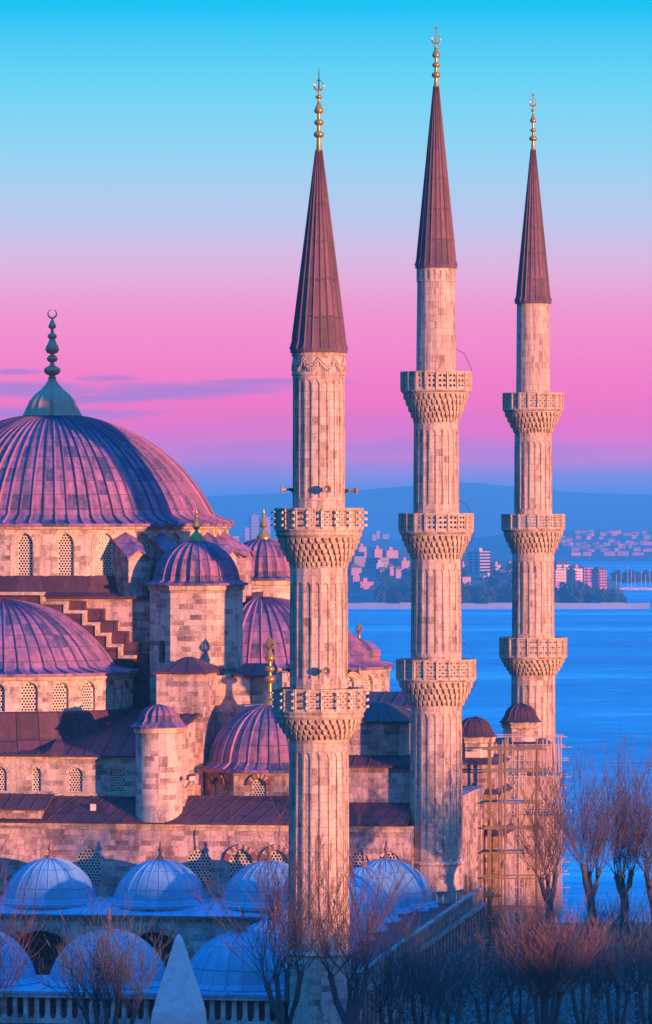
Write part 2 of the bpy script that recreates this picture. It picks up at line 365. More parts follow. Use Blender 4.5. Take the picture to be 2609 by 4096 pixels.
_wc = {}
def window(parent, pos, rotz, wd_, hsp, rise, pitch=0.21, hole=0.62, arch_mi=None, pane='glass'):
    """pierced window: a stone grille (part) with its dark pane (sub-part)"""
    key = (round(wd_, 2), round(hsp, 2), round(rise, 2), pitch, arch_mi, pane)
    if key in _wc:
        src = _wc[key]; o = src.copy(); COL.objects.link(o); o.parent = None; o.location = (0, 0, 0)
        for ch in src.children:
            c = ch.copy(); COL.objects.link(c); c.parent = o
    else:
        mb = MB(); a = arch(0, wd_, hsp, rise)
        def inside(x, z, mrg):
            if abs(x) > wd_/2-mrg or z < mrg: return False
            if z <= hsp: return True
            for p, q in zip(a, a[1:]):
                if p[0] <= x <= q[0]: return z < p[1]+(q[1]-p[1])*(x-p[0])/max(1e-6, q[0]-p[0])-mrg
            return False
        rh = pitch/sqrt(3); rowh = pitch*sqrt(3)/2; t = 0.07
        nrow = int((hsp+rise)/rowh)+2; ncol = int(wd_/pitch)+3
        for r in range(-1, nrow):
            for c in range(-ncol//2-1, ncol//2+2):
                x = (c+0.5*(r % 2))*pitch; z = 0.1+r*rowh
                if not inside(x, z, -pitch*0.62): continue
                hx = [(x+rh*sin(k*pi/3), z+rh*cos(k*pi/3)) for k in range(6)]
                if inside(x, z, pitch*0.30):
                    ho = [(x+rh*hole*sin(k*pi/3), z+rh*hole*cos(k*pi/3)) for k in range(6)]
                    for k in range(6):
                        j = (k+1) % 6
                        mb.face([(hx[k][0], 0, hx[k][1]), (hx[j][0], 0, hx[j][1]), (ho[j][0], 0, ho[j][1]), (ho[k][0], 0, ho[k][1])])
                        mb.face([(ho[k][0], 0, ho[k][1]), (ho[j][0], 0, ho[j][1]), (ho[j][0], t, ho[j][1]), (ho[k][0], t, ho[k][1])])
                else: mb.face([(p[0], 0, p[1]) for p in hx])
        o = mb.build('window', 'grille', uv=False)
        pb = MB(); ol = [(-wd_/2-.05, -.05), (wd_/2+.05, -.05)]+[(x*1.05, z+.05) for x, z in reversed(a)]
        pb.face([(x, t+0.02, z) for x, z in ol]); pn = pb.build('pane', pane, uv=False); pn.parent = o
        if arch_mi:
            ab = MB(); n = arch_mi; c2 = arch(0, wd_+0.06, hsp, rise+0.04, 12); R2 = arch(0, wd_*1.0+0.75, hsp, rise+0.40, 12)
            per = len(c2)/n
            for k in range(n):
                i0, i1 = int(k*(len(c2)-1)/n), int((k+1)*(len(c2)-1)/n)
                for i in range(i0, i1):
                    q = [c2[i], c2[i+1], R2[i+1], R2[i]]
                    ab.hexa([(x, -0.36, z) for x, z in q]+[(x, -0.22, z) for x, z in q], k % 2)
            ao = ab.build('arch', ['brickred', 'trim'], uv=True); ao.parent = o
        _wc[key] = o
    o.rotation_euler = (0, 0, rotz); o.location = Vector(pos); attach(o, parent)
    return o

def sphere_prof(r0, z0, ztop, n=14, r1=0.02):
    """cap from base radius r0 at z0 up to ztop"""
    h = ztop-z0; R = (r0*r0+h*h)/(2*h); zc = ztop-R; a0 = math.asin(min(1, r0/R)); a0 = a0 if z0 >= zc else pi-a0; out = []
    for k in range(n+1):
        a = a0*(1-k/n); out.append((max(r1, R*sin(a)), zc+R*cos(a)))
    return out

def finial(c, z0, spec, mats, parent, name='finial', crescent=None, star=None, tulip=None, gad=0):
    """gilded finial turned from (radius, z) pairs"""
    mb = MB(); n = 16
    mb.lathe(c, spec, 48 if gad else n, rf=(lambda a, t: 1+(0.13*abs(sin(a*gad/2)) if t < 0.32 else 0)) if gad else None)
    zt = spec[-1][1]
    if crescent:
        zc, rc = crescent; pts, rr = [], []
        for k in range(25):
            a = radians(18+324*k/24); pts.append((c[0]+rc*sin(a), c[1], zc+rc*cos(a))); rr.append(rc*(0.05+0.17*sin(pi*k/24)))
        mb.tube(pts, rr, 8)
    if star:
        mb.tube([(c[0], c[1], zt-0.05), (c[0], c[1], star)], [0.045, 0.03], 6)
        for k in range(5):
            a = 2*pi*k/5; mb.tube([(c[0], c[1], star), (c[0]+0.17*sin(a), c[1], star+0.17*cos(a))], [0.05, 0.008], 5)
    if tulip:
        zb, zt2, r = tulip
        for k in range(5):
            a = pi*k/5
            for sgn in (-1, 1):
                pts = [(c[0]+sgn*r*q*cos(a), c[1]+sgn*r*q*sin(a), zb+(zt2-zb)*t) for q, t in ((0.15, 0), (0.8, 0.2), (1.0, 0.42), (0.6, 0.68), (0.02, 1.0))]
                mb.tube(pts, [0.03, 0.05, 0.05, 0.045, 0.01], 5)
    return mb.build(name, mats, parent, smooth=40, uv=False)
def bulbs(z0, rbase, items, ztop):
    """items: (z centre, radius, kind) kind 0 flattened ball, 1 onion"""
    out = [(rbase, z0)]; neck = rbase*0.55
    for zc, r, kind in items:
        nk = max(0.05, r*0.36)
        if kind == 0:
            hh = r*0.72
            out += [(nk, zc-hh-.04)]+[(max(nk, r*cos(a)), zc+hh*sin(a)) for a in [radians(x) for x in (-68, -45, -20, 0, 20, 45, 68)]]+[(nk, zc+hh+.04)]
        else:
            out += [(nk, zc-r*.8), (r*.8, zc-r*.62), (r, zc-r*.2), (r*.93, zc+r*.15), (r*.62, zc+r*.7), (nk*.9, zc+r*1.5)]
    out.append((0.03, ztop)); return out

# ------------------------------------------------------------------ the setting: ground, water, far land
def sheet(name, xs, ys, zf, m, kind='structure'):
    mb = MB(); mb.grid([[(x, y, zf(x, y)) for x in xs] for y in ys])
    o = mb.build(name, m, smooth=60, uv=False); o['kind'] = kind; return o
SEA = -35.0
gx = [-3000, -600, -250, -120, -60, 0, 14, 20, 60, 120, 250, 600, 3000]
def gz(x, y):
    a = -max(0, min(90, y-350))*.04*min(1, max(0, (x-14)/6)); return a if y < 440 else max(SEA-2, a-37*(y-440)/330)
sheet('ground', gx, [-350, -100, 100, 200, 300, 380, 440, 480, 540, 600, 680, 760, 800], gz, 'earth')
def water_m(t, b):
    tc = t.n('ShaderNodeTexCoord'); ob = tc.outputs['Object']
    st = t.n('ShaderNodeTexNoise', Vector=t.n('ShaderNodeVectorMath', {'operation': 'MULTIPLY'}, i0=ob, i1=(0.0012, 0.005, 1)).outputs[0], Scale=1.0, Detail=5.0, Roughness=0.6)
    st2 = t.n('ShaderNodeTexNoise', Vector=t.n('ShaderNodeVectorMath', {'operation': 'MULTIPLY'}, i0=ob, i1=(0.03, 0.12, 1)).outputs[0], Scale=1.0, Detail=6.0, Roughness=0.7)
    v = t.m('ADD', t.m('MULTIPLY', st.outputs[0], 0.75), t.m('MULTIPLY', st2.outputs[0], 0.25))
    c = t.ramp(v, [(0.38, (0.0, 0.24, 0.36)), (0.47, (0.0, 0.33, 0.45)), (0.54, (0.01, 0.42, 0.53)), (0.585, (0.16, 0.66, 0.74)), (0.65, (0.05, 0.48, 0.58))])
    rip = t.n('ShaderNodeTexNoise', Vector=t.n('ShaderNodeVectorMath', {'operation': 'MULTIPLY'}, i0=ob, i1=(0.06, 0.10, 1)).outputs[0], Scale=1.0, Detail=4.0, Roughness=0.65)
    c = t.mix(t.ramp(rip.outputs[0], [(0.5, (0, 0, 0)), (0.66, (0.45, 0.45, 0.45))]), c, (0.30, 0.66, 0.80, 1))  # sparkle of the wavelets painted into the base colour as paler blue
    t.set(b, 'Base Color', c); t.set(b, 'Roughness', 0.4); t.set(b, 'IOR', 1.04); t.set(b, 'Specular IOR Level', 0.5)
    wv = t.n('ShaderNodeTexNoise', Vector=t.n('ShaderNodeVectorMath', {'operation': 'MULTIPLY'}, i0=ob, i1=(0.25, 0.8, 1)).outputs[0], Scale=1.0, Detail=4.0)
    t.set(b, 'Normal', t.n('ShaderNodeBump', Strength=0.5, Distance=0.6, Height=wv.outputs[0]).outputs[0])
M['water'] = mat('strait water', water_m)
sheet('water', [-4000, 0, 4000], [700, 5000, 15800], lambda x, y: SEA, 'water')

def prof_interp(tab, x):
    for (x0, y0), (x1, y1) in zip(tab, tab[1:]):
        if x0 <= x <= x1: return y0+(y1-y0)*(x-x0)/(x1-x0)
    return tab[0][1] if x < tab[0][0] else tab[-1][1]
# near Asian shore: a low headland with a stone quay
YS = 3515.0
def land_z(x, y):
    px = CX+x/y*F; tt = min(1, max(0, (y-YS-25)/900.0))
    fall = min(1, max(0, (2540-px)/260.0)); fall = fall*fall*(3-2*fall)
    top = prof_interp([(-2000, 26), (1500, 30), (1700, 22), (2000, 18), (2300, 15), (2480, 6), (2700, 0)], px)
    return SEA+2.2*min(1, max(0, (y-YS)/8))*min(1, fall*6)-3*(1-min(1, fall*6))+top*tt*fall+0.6*sin(x*0.02+y*0.01)*tt
sheet('headland', [X(px, 4000) for px in range(-1500, 2700, 60)], [YS, YS+8, YS+20, YS+60, YS+150, YS+300, YS+500, YS+700, YS+930, YS+1200, YS+1500], land_z, 'hill')
mb = MB()
for px in range(-900, 2600, 50):
    q = lambda p: prof_interp([(-900, 2437), (1900, 2437), (2300, 2432), (2600, 2424)], p)
    x0, x1 = X(px, YS-3), X(px+50, YS-3); h = SEA+3.4+rnd.random()*0.9
    mb.hexa([(x0, YS-6, SEA-1), (x1, YS-6, SEA-1), (x1, YS+9, SEA-1), (x0, YS+9, SEA-1), (x0, YS-3, h), (x1, YS-3, h), (x1, YS+9, h), (x0, YS+9, h)])
tag(mb.build('quay', 'quay', uv=False), kind='structure')
def hill2(x, y):
    px = CX+x/8000*F; top = prof_interp([(-3000, 24), (1300, 22), (1900, 18), (2150, 34), (2330, 36), (2480, 38), (2620, 35), (4000, 30)], px)
    t = min(1, max(0, (y-6900)/1500.0)); return SEA-1+top*(t**0.8)+1.2*sin(x*0.011)*t+0.8*sin(x*0.031+y*.01)*t
sheet('far_hill', [X(px, 8000) for px in range(-1500, 4200, 70)], [6850, 6950, 7200, 7500, 7900, 8400, 8800], hill2, 'hill')
def mount(x, y):
    px = CX+x/14000*F
    top = prof_interp([(-2500, 90), (300, 100), (900, 118), (1400, 128), (1780, 147), (1900, 150), (2040, 140), (2330, 122), (2700, 118), (4500, 90)], px)
    return SEA-2+top*sin(min(1, max(0, (y-12600)/1600.0))*pi/2)+2*sin(x*0.004)
sheet('mountain', [X(px, 14000) for px in range(-2500, 5200, 90)], [12600, 13000, 13400, 13800, 14200, 15400], mount, 'hill')

# ------------------------------------------------------------------ minarets
NS = 20
def muqarnas(mb, c, zt, zb, rt, rb, tiers, nb=28):
    h = (zt-zb)/tiers
    for i in range(tiers):
        t0, t1 = i/tiers, (i+1)/tiers
        ro = rt+(rb-rt)*t0**1.1; ri = rt+(rb-rt)*t1**1.1+0.0
        z1 = zt-i*h; z0 = z1-h
        mb.lathe(c, [(ro+.02, z1), (ro+.02, z1-h*.16), (ri-.03, z1-h*.28), (ri-.03, z0)], NS*2)
        for k in range(nb):
            a = 2*pi*(k+0.5*(i % 2))/nb; hw = pi/nb*0.74; f = lambda r, aa, z: (c[0]+r*sin(aa), c[1]-r*cos(aa), z)
            rm = ri+(ro-ri)*.9; rl = ri+(ro-ri)*.55+.02
            top = [f(ri-.1, a-hw, z1-h*.16), f(ri-.1, a+hw, z1-h*.16), f(ro, a+hw, z1-h*.16), f(ro, a-hw, z1-h*.16)]
            mid = [f(ri-.1, a-hw, z0+h*.42), f(ri-.1, a+hw, z0+h*.42), f(rm, a+hw*.8, z0+h*.42), f(rm, a-hw*.8, z0+h*.42)]
            low = [f(ri-.1, a-hw*.45, z0-h*.12), f(ri-.1, a+hw*.45, z0-h*.12), f(rl, a+hw*.3, z0-h*.12), f(rl, a-hw*.3, z0-h*.12)]
            mb.hexa(mid+top); mb.hexa(low+mid)
def perforate(mb, mp, s0, s1, z0, z1, nx, ny, hole, depth, stag=False, k8=8):
    dx, dz = (s1-s0)/nx, (z1-z0)/ny
    for i in range(nx):
        for j in range(ny):
            x, z = s0+(i+.5)*dx, z0+(j+.5)*dz; r = min(dx, dz)/2*hole
            sq = [(x+dx/2*a, z+dz/2*b) for a, b in ((-1, -1), (0, -1), (1, -1), (1, 0), (1, 1), (0, 1), (-1, 1), (-1, 0))]
            if stag and (i+j) % 2: ci = [(x+r*.75*a, z+r*.75*b) for a, b in ((-.5, -.5), (0, -1), (.5, -.5), (1, 0), (.5, .5), (0, 1), (-.5, .5), (-1, 0))]
            else: ci = [(x+r*sin(t), z+r*cos(t)) for t in [radians(225-45*q) for q in range(8)]]
            for q in range(8):
                p = (q+1) % 8
                mb.face([mp(*sq[q], 0), mp(*sq[p], 0), mp(*ci[p], 0), mp(*ci[q], 0)])
                mb.face([mp(*sq[q], depth), mp(*sq[p], depth), mp(*ci[p], depth), mp(*ci[q], depth)])
                mb.face([mp(*ci[q], 0), mp(*ci[p], 0), mp(*ci[p], depth), mp(*ci[q], depth)])

def minaret(px, Y, label, spec):
    c = (X(px, Y), Y); pm = F/Y; zz = lambda py: Z(py, Y); rr = lambda p: p/pm
    root = thing('minaret', label, 'minaret', (c[0], c[1], 0))
    dth = 2*pi/NS; ph = spec.get('phase', 0.0)
    # spire
    e, top = spec['spire'][0], spec['spire'][1]; re, rs, rt = [rr(q) for q in spec['spire'][2:5]]
    zb, zt = zz(e), zz(top)
    prof = [(re, zb), (re-.03, zb+.1), (rs, zb+.38), (rs*.975, zb+.8)]+[(rs*.975*(1-t)+rt*t, zb+.8+(zt-zb-.8)*t) for t in (.12, .25, .4, .55, .7, .85, 1)]
    mb = MB(); mb.lathe(c, [(re-.12, zb-.22), (re, zb-.2), (re, zb)]+prof, NS, gores=NS, phase=ph)
    mb.seams(c, prof, NS, .11, .055, phase=ph); mb.face([(c[0]+(re-.12)*sin(2*pi*k/NS), c[1]-(re-.12)*cos(2*pi*k/NS), zb-.22) for k in range(NS)])
    sp_o = mb.build('spire', 'lead_spire', root)
    f = spec['finial']; items = [(zz(y), rr(r), k) for y, r, k in f['bulbs']]
    zc, rc = zz(f['cres'][0]), rr(f['cres'][1])
    pr = [(rt*1.15, zt-.1)]+bulbs(zt, rt*1.05, items, zc-rc*0.75)
    finial(c, zt, pr, 'gold', sp_o, crescent=(zc, rc), star=zz(f['top']) if f.get('star', True) else None)
    if not f.get('star', True):
        mb = MB(); mb.tube([(c[0], c[1], zc-rc*.8), (c[0], c[1], zc+rc), (c[0], c[1], zz(f['top']))], [.05, .035, .012], 6); mb.tube([(c[0], c[1], zc+rc*1.0), (c[0], c[1], zc+rc*1.25)], [.12, .05], 8)
        mb.build('lightning_rod', 'iron', sp_o, uv=False)
    # shafts
    for si, sh in enumerate(spec['shafts']):
        y0, y1, r0, r1, p0, p1 = sh[:6]; mb = MB(); za, zb_ = zz(y1), zz(y0)   # za bottom
        Ra, Rb = rr(r1), rr(r0)
        for k in range(NS):
            th = ph+dth*(k+.5); ox, oy, tx, ty = sin(th), -cos(th), cos(th), sin(th); UO[0] = k*1.37+px*.01
            def mp(s, z, d, ox=ox, oy=oy, tx=tx, ty=ty):
                q = (z-za)/(zb_-za); R = Ra+(Rb-Ra)*q; hw = R*tan(dth/2)
                return (c[0]+ox*(R-d)+tx*s*hw, c[1]+oy*(R-d)+ty*s*hw, z)
            if p0 is None: wall(mb, mp, -1, 1, za, zb_); continue
            zp0, zp1 = zz(p1), zz(p0); rise = Ra*tan(dth/2)*1.25
            m2 = (lambda s, z, d, mp=mp, hw=Ra*tan(dth/2): mp(s/hw, z, d)); hw = Ra*tan(dth/2)
            wall(mb, m2, -hw, hw, zp1+.12, zb_); 
            bay(mb, m2, -hw, hw, za, zp1+.12, 0, hw*1.36, zp0, zp1-rise, rise, .065, fill=0, n=4)
            if p1-p0 > 100: bay(mb, (lambda s, z, d, m2=m2: m2(s, z, d+.062)), -hw*.5, hw*.5, zp0+.1, zp1-rise*1.0, 0, hw*.68, zp0+.25, zp1-rise*1.6, rise*.5, .03, fill=0, n=3)
        if si == 0 and spec.get('frieze') == 'swag':
            for k in range(10):
                a0 = 2*pi*k/10; pts = []
                for q in range(9):
                    a = a0+2*pi/10*q/8; sg = sin(pi*q/8); R = Rb+.05
                    pts.append((c[0]+R*sin(a), c[1]-R*cos(a), zz(1432)-.42*sg))
                mb.tube(pts, .035, 5)
                mb.tube([(p[0], p[1], p[2]-.17) for p in pts], .05, 5)
                for q in range(1, 8):
                    p = pts[q]; mb.tube([(p[0], p[1], p[2]-.17), (p[0], p[1], p[2]-.36)], [.06, .03], 5)
            for yy, q in ((1420, .1), (1497, .1), (1512, .05)):
                mb.lathe(c, [(Rb-.05, zz(yy)-.12), (Rb+q*.6, zz(yy)-.1), (Rb+q, zz(yy)), (Rb+q*.6, zz(yy)+.1), (Rb-.05, zz(yy)+.12)], NS*2, phase=ph)
        if si == 0 and spec.get('frieze') == 'tiles':
            for k in range(NS):
                th = ph+dth*(k+.5); mp = facet(c, Rb+.06, th); hw = (Rb+.06)*tan(dth/2)
                bay(mb, mp, -hw, hw, zz(1128), zz(1072), 0, hw*1.15, zz(1119), zz(1096), .22, .07, fill=1, n=4)
            mb.lathe(c, [(Rb, zz(1128)), (Rb+.06, zz(1127))], NS, phase=ph); mb.lathe(c, [(Rb+.06, zz(1078)), (Rb+.16, zz(1072)), (Rb+.16, zz(1066))], NS, phase=ph)
        mb.build('shaft', ['stone_shaft', 'tile'], root)
    for b in spec['balconies']:
        y0, y1, yc, ym, R, rs_, pat = b
        Rw = rr(R); z1, z0, zc_, zm = zz(y0), zz(y1), zz(yc), zz(ym); rsh = rr(rs_)
        mb = MB()
        mb.lathe(c, [(rsh-.2, z0+.04), (Rw-.1, z0+.04), (Rw+.02, z0+.02), (Rw+.05, z0-.06), (Rw-.02, z0-.14), (Rw-.04, zc_+.12), (Rw+.01, zc_+.08), (Rw-.06, zc_), (rsh, zc_)], NS*2, phase=ph)
        bo = mb.build('balcony', 'trim', root)
        mb = MB(); muqarnas(mb, c, zc_, zm, Rw-.12, rsh+.06, 5 if (ym-yc) > 100 else 4, 36); mb.build('corbelling', 'trim', bo)
        mb = MB(); hw = Rw*tan(dth/2)
        for k in range(NS):
            th = ph+dth*(k+.5); mp = facet(c, Rw, th); mg = hw*.24; zb0, zt0 = z0+.14, z1-.14
            wall(mb, mp, -hw, hw, z0, zb0); wall(mb, mp, -hw, hw, zt0, z1); wall(mb, mp, -hw, -hw+mg, zb0, zt0); wall(mb, mp, hw-mg, hw, zb0, zt0)
            mi_ = lambda s, z, d, mp=mp: mp(s, z, d+.05)
            for sgn in (-1, 1):
                e_ = sgn*(hw-mg); mb.face([mp(e_, zb0, 0), mp(e_, zt0, 0), mp(e_, zt0, .05), mp(e_, zb0, .05)])
            mb.face([mp(-hw+mg, zt0, 0), mp(hw-mg, zt0, 0), mp(hw-mg, zt0, .05), mp(-hw+mg, zt0, .05)]); mb.face([mp(-hw+mg, zb0, 0), mp(hw-mg, zb0, 0), mp(hw-mg, zb0, .05), mp(-hw+mg, zb0, .05)])
            nx, ny, ho, st = pat; perforate(mb, mi_, -hw+mg, hw-mg, zb0, zt0, nx, ny, ho, .1, st)
            for sgn in (-1, 1): mb.box(sgn*hw-.07, sgn*hw+.07, -.035, .12, z0, z1-.002, lambda s, d, z, mp=mp: mp(s, z, d))
            mb.face([mp(-hw, z1, -.02), mp(hw, z1, -.02), mp(hw, z1, .14), mp(-hw, z1, .14)]); mb.face([mp(-hw, z1-.08, -.03), mp(hw, z1-.08, -.03), mp(hw, z1, -.02), mp(-hw, z1, -.02)])
            wall(mb, lambda s, z, d, mp=mp: mp(s, z, .15), -hw, hw, zt0, z1)
        mb.build('parapet', 'trim', bo)
        if spec.get('floods'):
            first = None
            for k in range(NS):
                th = ph+dth*k
                if cos(th) < -.2: continue
                for q in (.2, .5, .8):
                    zf = z0+(z1-z0)*q; R2 = Rw/cos(dth/2)+.02
                    if first is None:
                        lb = MB(); lb.box(-.03, .03, -.14, .03, -.02, .03); lb.hexa([(-.06, -.24, -.09), (.06, -.24, -.09), (.06, -.13, -.07), (-.06, -.13, -.07), (-.06, -.22, .05), (.06, -.22, .05), (.06, -.13, .05), (-.06, -.13, .05)], 1)
                        o = lb.build('floodlight', ['iron', 'lampwhite'], uv=False); first = o
                    else: o = first.copy(); COL.objects.link(o); o.parent = None
                    o.location = (c[0]+R2*sin(th), c[1]-R2*cos(th), zf); o.rotation_euler = (0, 0, th); attach(o, bo)
    y0, r0, r1 = spec['base']; zt = zz(y0)
    mb = MB(); mb.lathe(c, [(rr(r0)-.05, zt+.02), (rr(r0)+.1, zt-.06), (rr(r0)+.16, zt-.2), (rr(r0)+.02, zt-.34), (rr(r0)+.06, zt-.5), (rr(r1), -.3 if zt < 9 else zt-7), (rr(r1), -.5)], NS, phase=ph)
    mb.build('base', 'stone', root)
    return root, c

m1, c1 = minaret(1276, 280, 'nearest stone minaret with two pierced balconies, lit on its right', dict(
    spire=(1397, 601, 115, 106, 11), frieze='swag', floods=True, phase=radians(4),
    finial=dict(bulbs=[(538, 21, 0), (490, 19, 0), (440, 19, 1), (388, 13, 0)], cres=(342, 19), top=272, star=False),
    shafts=[(1412, 2040, 103, 104, 1522, 1992), (2262, 2752, 114, 116, 2328, 2712), (2946, 3800, 117, 123, 3004, 3690)],
    balconies=[(2032, 2116, 2146, 2268, 174, 104, (4, 6, .62, True)), (2752, 2842, 2870, 2952, 181, 116, (4, 6, .62, True))], base=(3798, 123, 140)))
m2, c2 = minaret(1745, 349, 'tallest-looking middle minaret with three balconies and round-holed parapets', dict(
    spire=(1062, 345, 84, 77, 9), frieze='tiles', phase=radians(0),
    finial=dict(bulbs=[(300, 18, 0), (260, 16, 0), (219, 16, 1), (192, 8, 0)], cres=(157, 17), top=110),
    shafts=[(1065, 1494, 74, 79, None, None), (1688, 2060, 88, 91, 1720, 2018), (2230, 2642, 97, 101, 2277, 2612), (2812, 3445, 102, 105, 2852, 3392)],
    balconies=[(1487, 1562, 1572, 1694, 139, 79, (2, 3, .66, False)), (2053, 2126, 2138, 2234, 146, 91, (2, 3, .66, False)), (2636, 2716, 2724, 2818, 156, 101, (3, 5, .66, True))], base=(3440, 105, 116)))
m3, c3 = minaret(2133, 412, 'rear minaret with three balconies, rising right of the middle one from scaffolding', dict(
    spire=(1205, 598, 74, 67, 8), phase=radians(7),
    finial=dict(bulbs=[(554, 16, 0), (521, 12, 0), (481, 13, 1), (442, 8, 0)], cres=(410, 14), top=379),
    shafts=[(1207, 1578, 65, 68, None, None), (1726, 2062, 74, 76, 1768, 2034), (2208, 2554, 83, 85, 2244, 2534), (2692, 3500, 87, 92, 2738, 3480)],
    balconies=[(1572, 1638, 1646, 1730, 120, 68, (3, 5, .66, True)), (2056, 2116, 2124, 2212, 125, 76, (3, 4, .6, False)), (2549, 2626, 2634, 2697, 133, 85, (3, 3, .72, True))], base=(3500, 92, 104)))
# down-conductor cables looping over the balconies of the middle minaret
for y0, y1, ra, rb in ((1395, 1600, 78, 141), (2000, 2240, 92, 148), (2570, 2830, 101, 158)):
    pm = F/349; mb = MB(); c = c2
    r0, r1 = ra/pm, rb/pm; z0, z1 = Z(y0, 349), Z(y1, 349)
    pts = [(c[0]+r0, c[1], z0), (c[0]+r0+(r1-r0)*.55, c[1], z0-.35), (c[0]+r0+(r1-r0)*.85, c[1], z0-1.0), (c[0]+r1+.03, c[1], z0-(z0-z1)*.42), (c[0]+r1+.03, c[1], z0-(z0-z1)*.62), (c[0]+r0+.12, c[1], z1)]
    mb.tube(pts, .022, 5); mb.build('cable', 'iron', m2, uv=False)

# horn loudspeakers above the balconies of the nearest minaret
def horn(py, a, label, R):
    c = c1; z = Z(py, 280); th = radians(a)
    o = thing('loudspeaker', label, 'loudspeaker', (c[0]+R*sin(th), c[1]-R*cos(th), z), 'horn loudspeakers on the nearest minaret')
    f = lambda r, q, yy: Vector((r*cos(q), yy, r*sin(q)))
    def place(mb):
        mb.v = [(v[0]*cos(th)-v[1]*sin(th)+o.location.x, v[0]*sin(th)+v[1]*cos(th)+o.location.y, v[2]+z) for v in mb.v]
    mb = MB()
    prof = [(.06, -.20), (.07, -.38), (.10, -.5), (.16, -.62), (.23, -.68), (.245, -.69), (.225, -.675), (.15, -.60), (.08, -.5), (.05, -.40)]
    mb.grid([[f(r, 2*pi*k/18, yy) for k in range(18)] for r, yy in prof], True)
    mb.face([f(.06, 2*pi*k/18, -.40) for k in range(18)]); place(mb); mb.build('horn', 'horn', o, smooth=40, uv=False)
    mb = MB(); mb.tube([(0, -.42, 0), (0, -.56, 0)], [.045, .05], 10); place(mb); mb.build('phase_plug', 'lampwhite', o, uv=False)
    mb = MB(); mb.tube([(0, .02, 0), (0, -.22, 0)], [.09, .09], 10); mb.box(-.03, .03, -.1, .0, -.16, -.05); place(mb); mb.build('driver', 'iron', o, uv=False)
horn(1958, -86, 'upper horn loudspeaker pointing left on the nearest minaret', 1.43)
horn(1958, 12, 'upper horn loudspeaker facing the viewer on the nearest minaret', 1.43)
horn(1962, 82, 'upper horn loudspeaker pointing right on the nearest minaret', 1.43)
horn(2678, -88, 'lower horn loudspeaker pointing left on the nearest minaret', 1.60)
horn(2680, 10, 'lower horn loudspeaker facing the viewer on the nearest minaret', 1.60)
horn(2682, 80, 'lower horn loudspeaker pointing right on the nearest minaret', 1.60)

# ------------------------------------------------------------------ the mosque (prayer hall)
mq = thing('mosque', 'large domed stone mosque with lead domes, semi-domes and stepped walls', 'mosque', W(0, 0, 0))
CM = W(0, 0)
def rad_prof(base_r, base_z, top_z, eave_r, eave_z, n=16):
    cap = sphere_prof(base_r, base_z, top_z, n)
    return [(eave_r-.12, eave_z-.22), (eave_r, eave_z-.2), (eave_r, eave_z), ((eave_r*.6+base_r*.4), eave_z+(base_z-eave_z)*.22), (base_r+.16, base_z-(base_z-eave_z)*.28)]+cap
# main dome
prof = rad_prof(12.0, 31.95, 39.25, 13.65, 31.15, 20)
mb = MB(); mb.lathe(CM, prof, 176, gores=88); mb.seams(CM, prof[2:], 88, .18, .15)
dome = mb.build('main_dome', 'lead', mq, smooth=30)
zf = lambda py: Z(py, 380); fr = lambda p: p/53.4
spec = [(fr(106), zf(1664)), (fr(102), zf(1656)), (fr(92), zf(1632)), (fr(82), zf(1606)), (fr(62), zf(1578)), (fr(38), zf(1556)), (fr(22), zf(1534)), (fr(15), zf(1522)), (fr(13), zf(1515)), (fr(16), zf(1512))]
spec += bulbs(zf(1508), fr(13), [(zf(1482), fr(30), 0), (zf(1435), fr(22), 0), (zf(1393), fr(28), 1), (zf(1345), fr(19), 0), (zf(1303), fr(16), 1)], zf(1272))[1:]
finial(CM, 0, spec, 'gold_dull', dome, crescent=(zf(1255), fr(17)), gad=30)
# drum with 28 windows
NW = 28; dth = 2*pi/NW; RD = 13.15; ph0 = radians(-5.5); z0, z1 = 27.2, 31.1
mb = MB(); hw = RD*tan(dth/2)
for k in range(NW):
    th = ph0+dth*k; mp = facet(CM, RD, th)
    bay(mb, mp, -hw, hw, z0, z1, 0, 1.12, 27.42, 29.75, .72, .34)
    aa = arch(0, 1.16, 29.75, .75, 6); bb = arch(0, 2.15, 29.75, 1.2, 6)
    for p in range(len(aa)-1): mb.face([mp(*aa[p], -.035), mp(*aa[p+1], -.035), mp(*bb[p+1], -.035), mp(*bb[p], -.035)], 1)
    for i in (0, 1):
        mb.face([mp(bb[-i][0]*1, 29.75, -.035), mp(aa[-i][0], 29.75, -.035), mp(aa[-i][0], 27.3, -.035), mp(bb[-i][0], 27.3, -.035)], 1)
    if cos(th) > -.3: window(mq, mp(0, 27.42, .22), th, 1.12, 2.33, .72, .215, .68)
mb.lathe(CM, [(RD+.05, z1-.4), (RD+.22, z1-.3), (RD+.25, z1-.1), (RD+.38, z1-.08), (RD+.38, z1+.0)], 112, mi=1)
mb.build('drum', ['stone', 'trim'], mq)
mb = MB(); mb.lathe(CM, [(RD+.05, 27.42), (RD+.12, 27.3), (RD+.7, 26.2), (RD+1.6, 25.92)], 96, gores=48); mb.build('drum_skirt', 'lead_dark', mq)
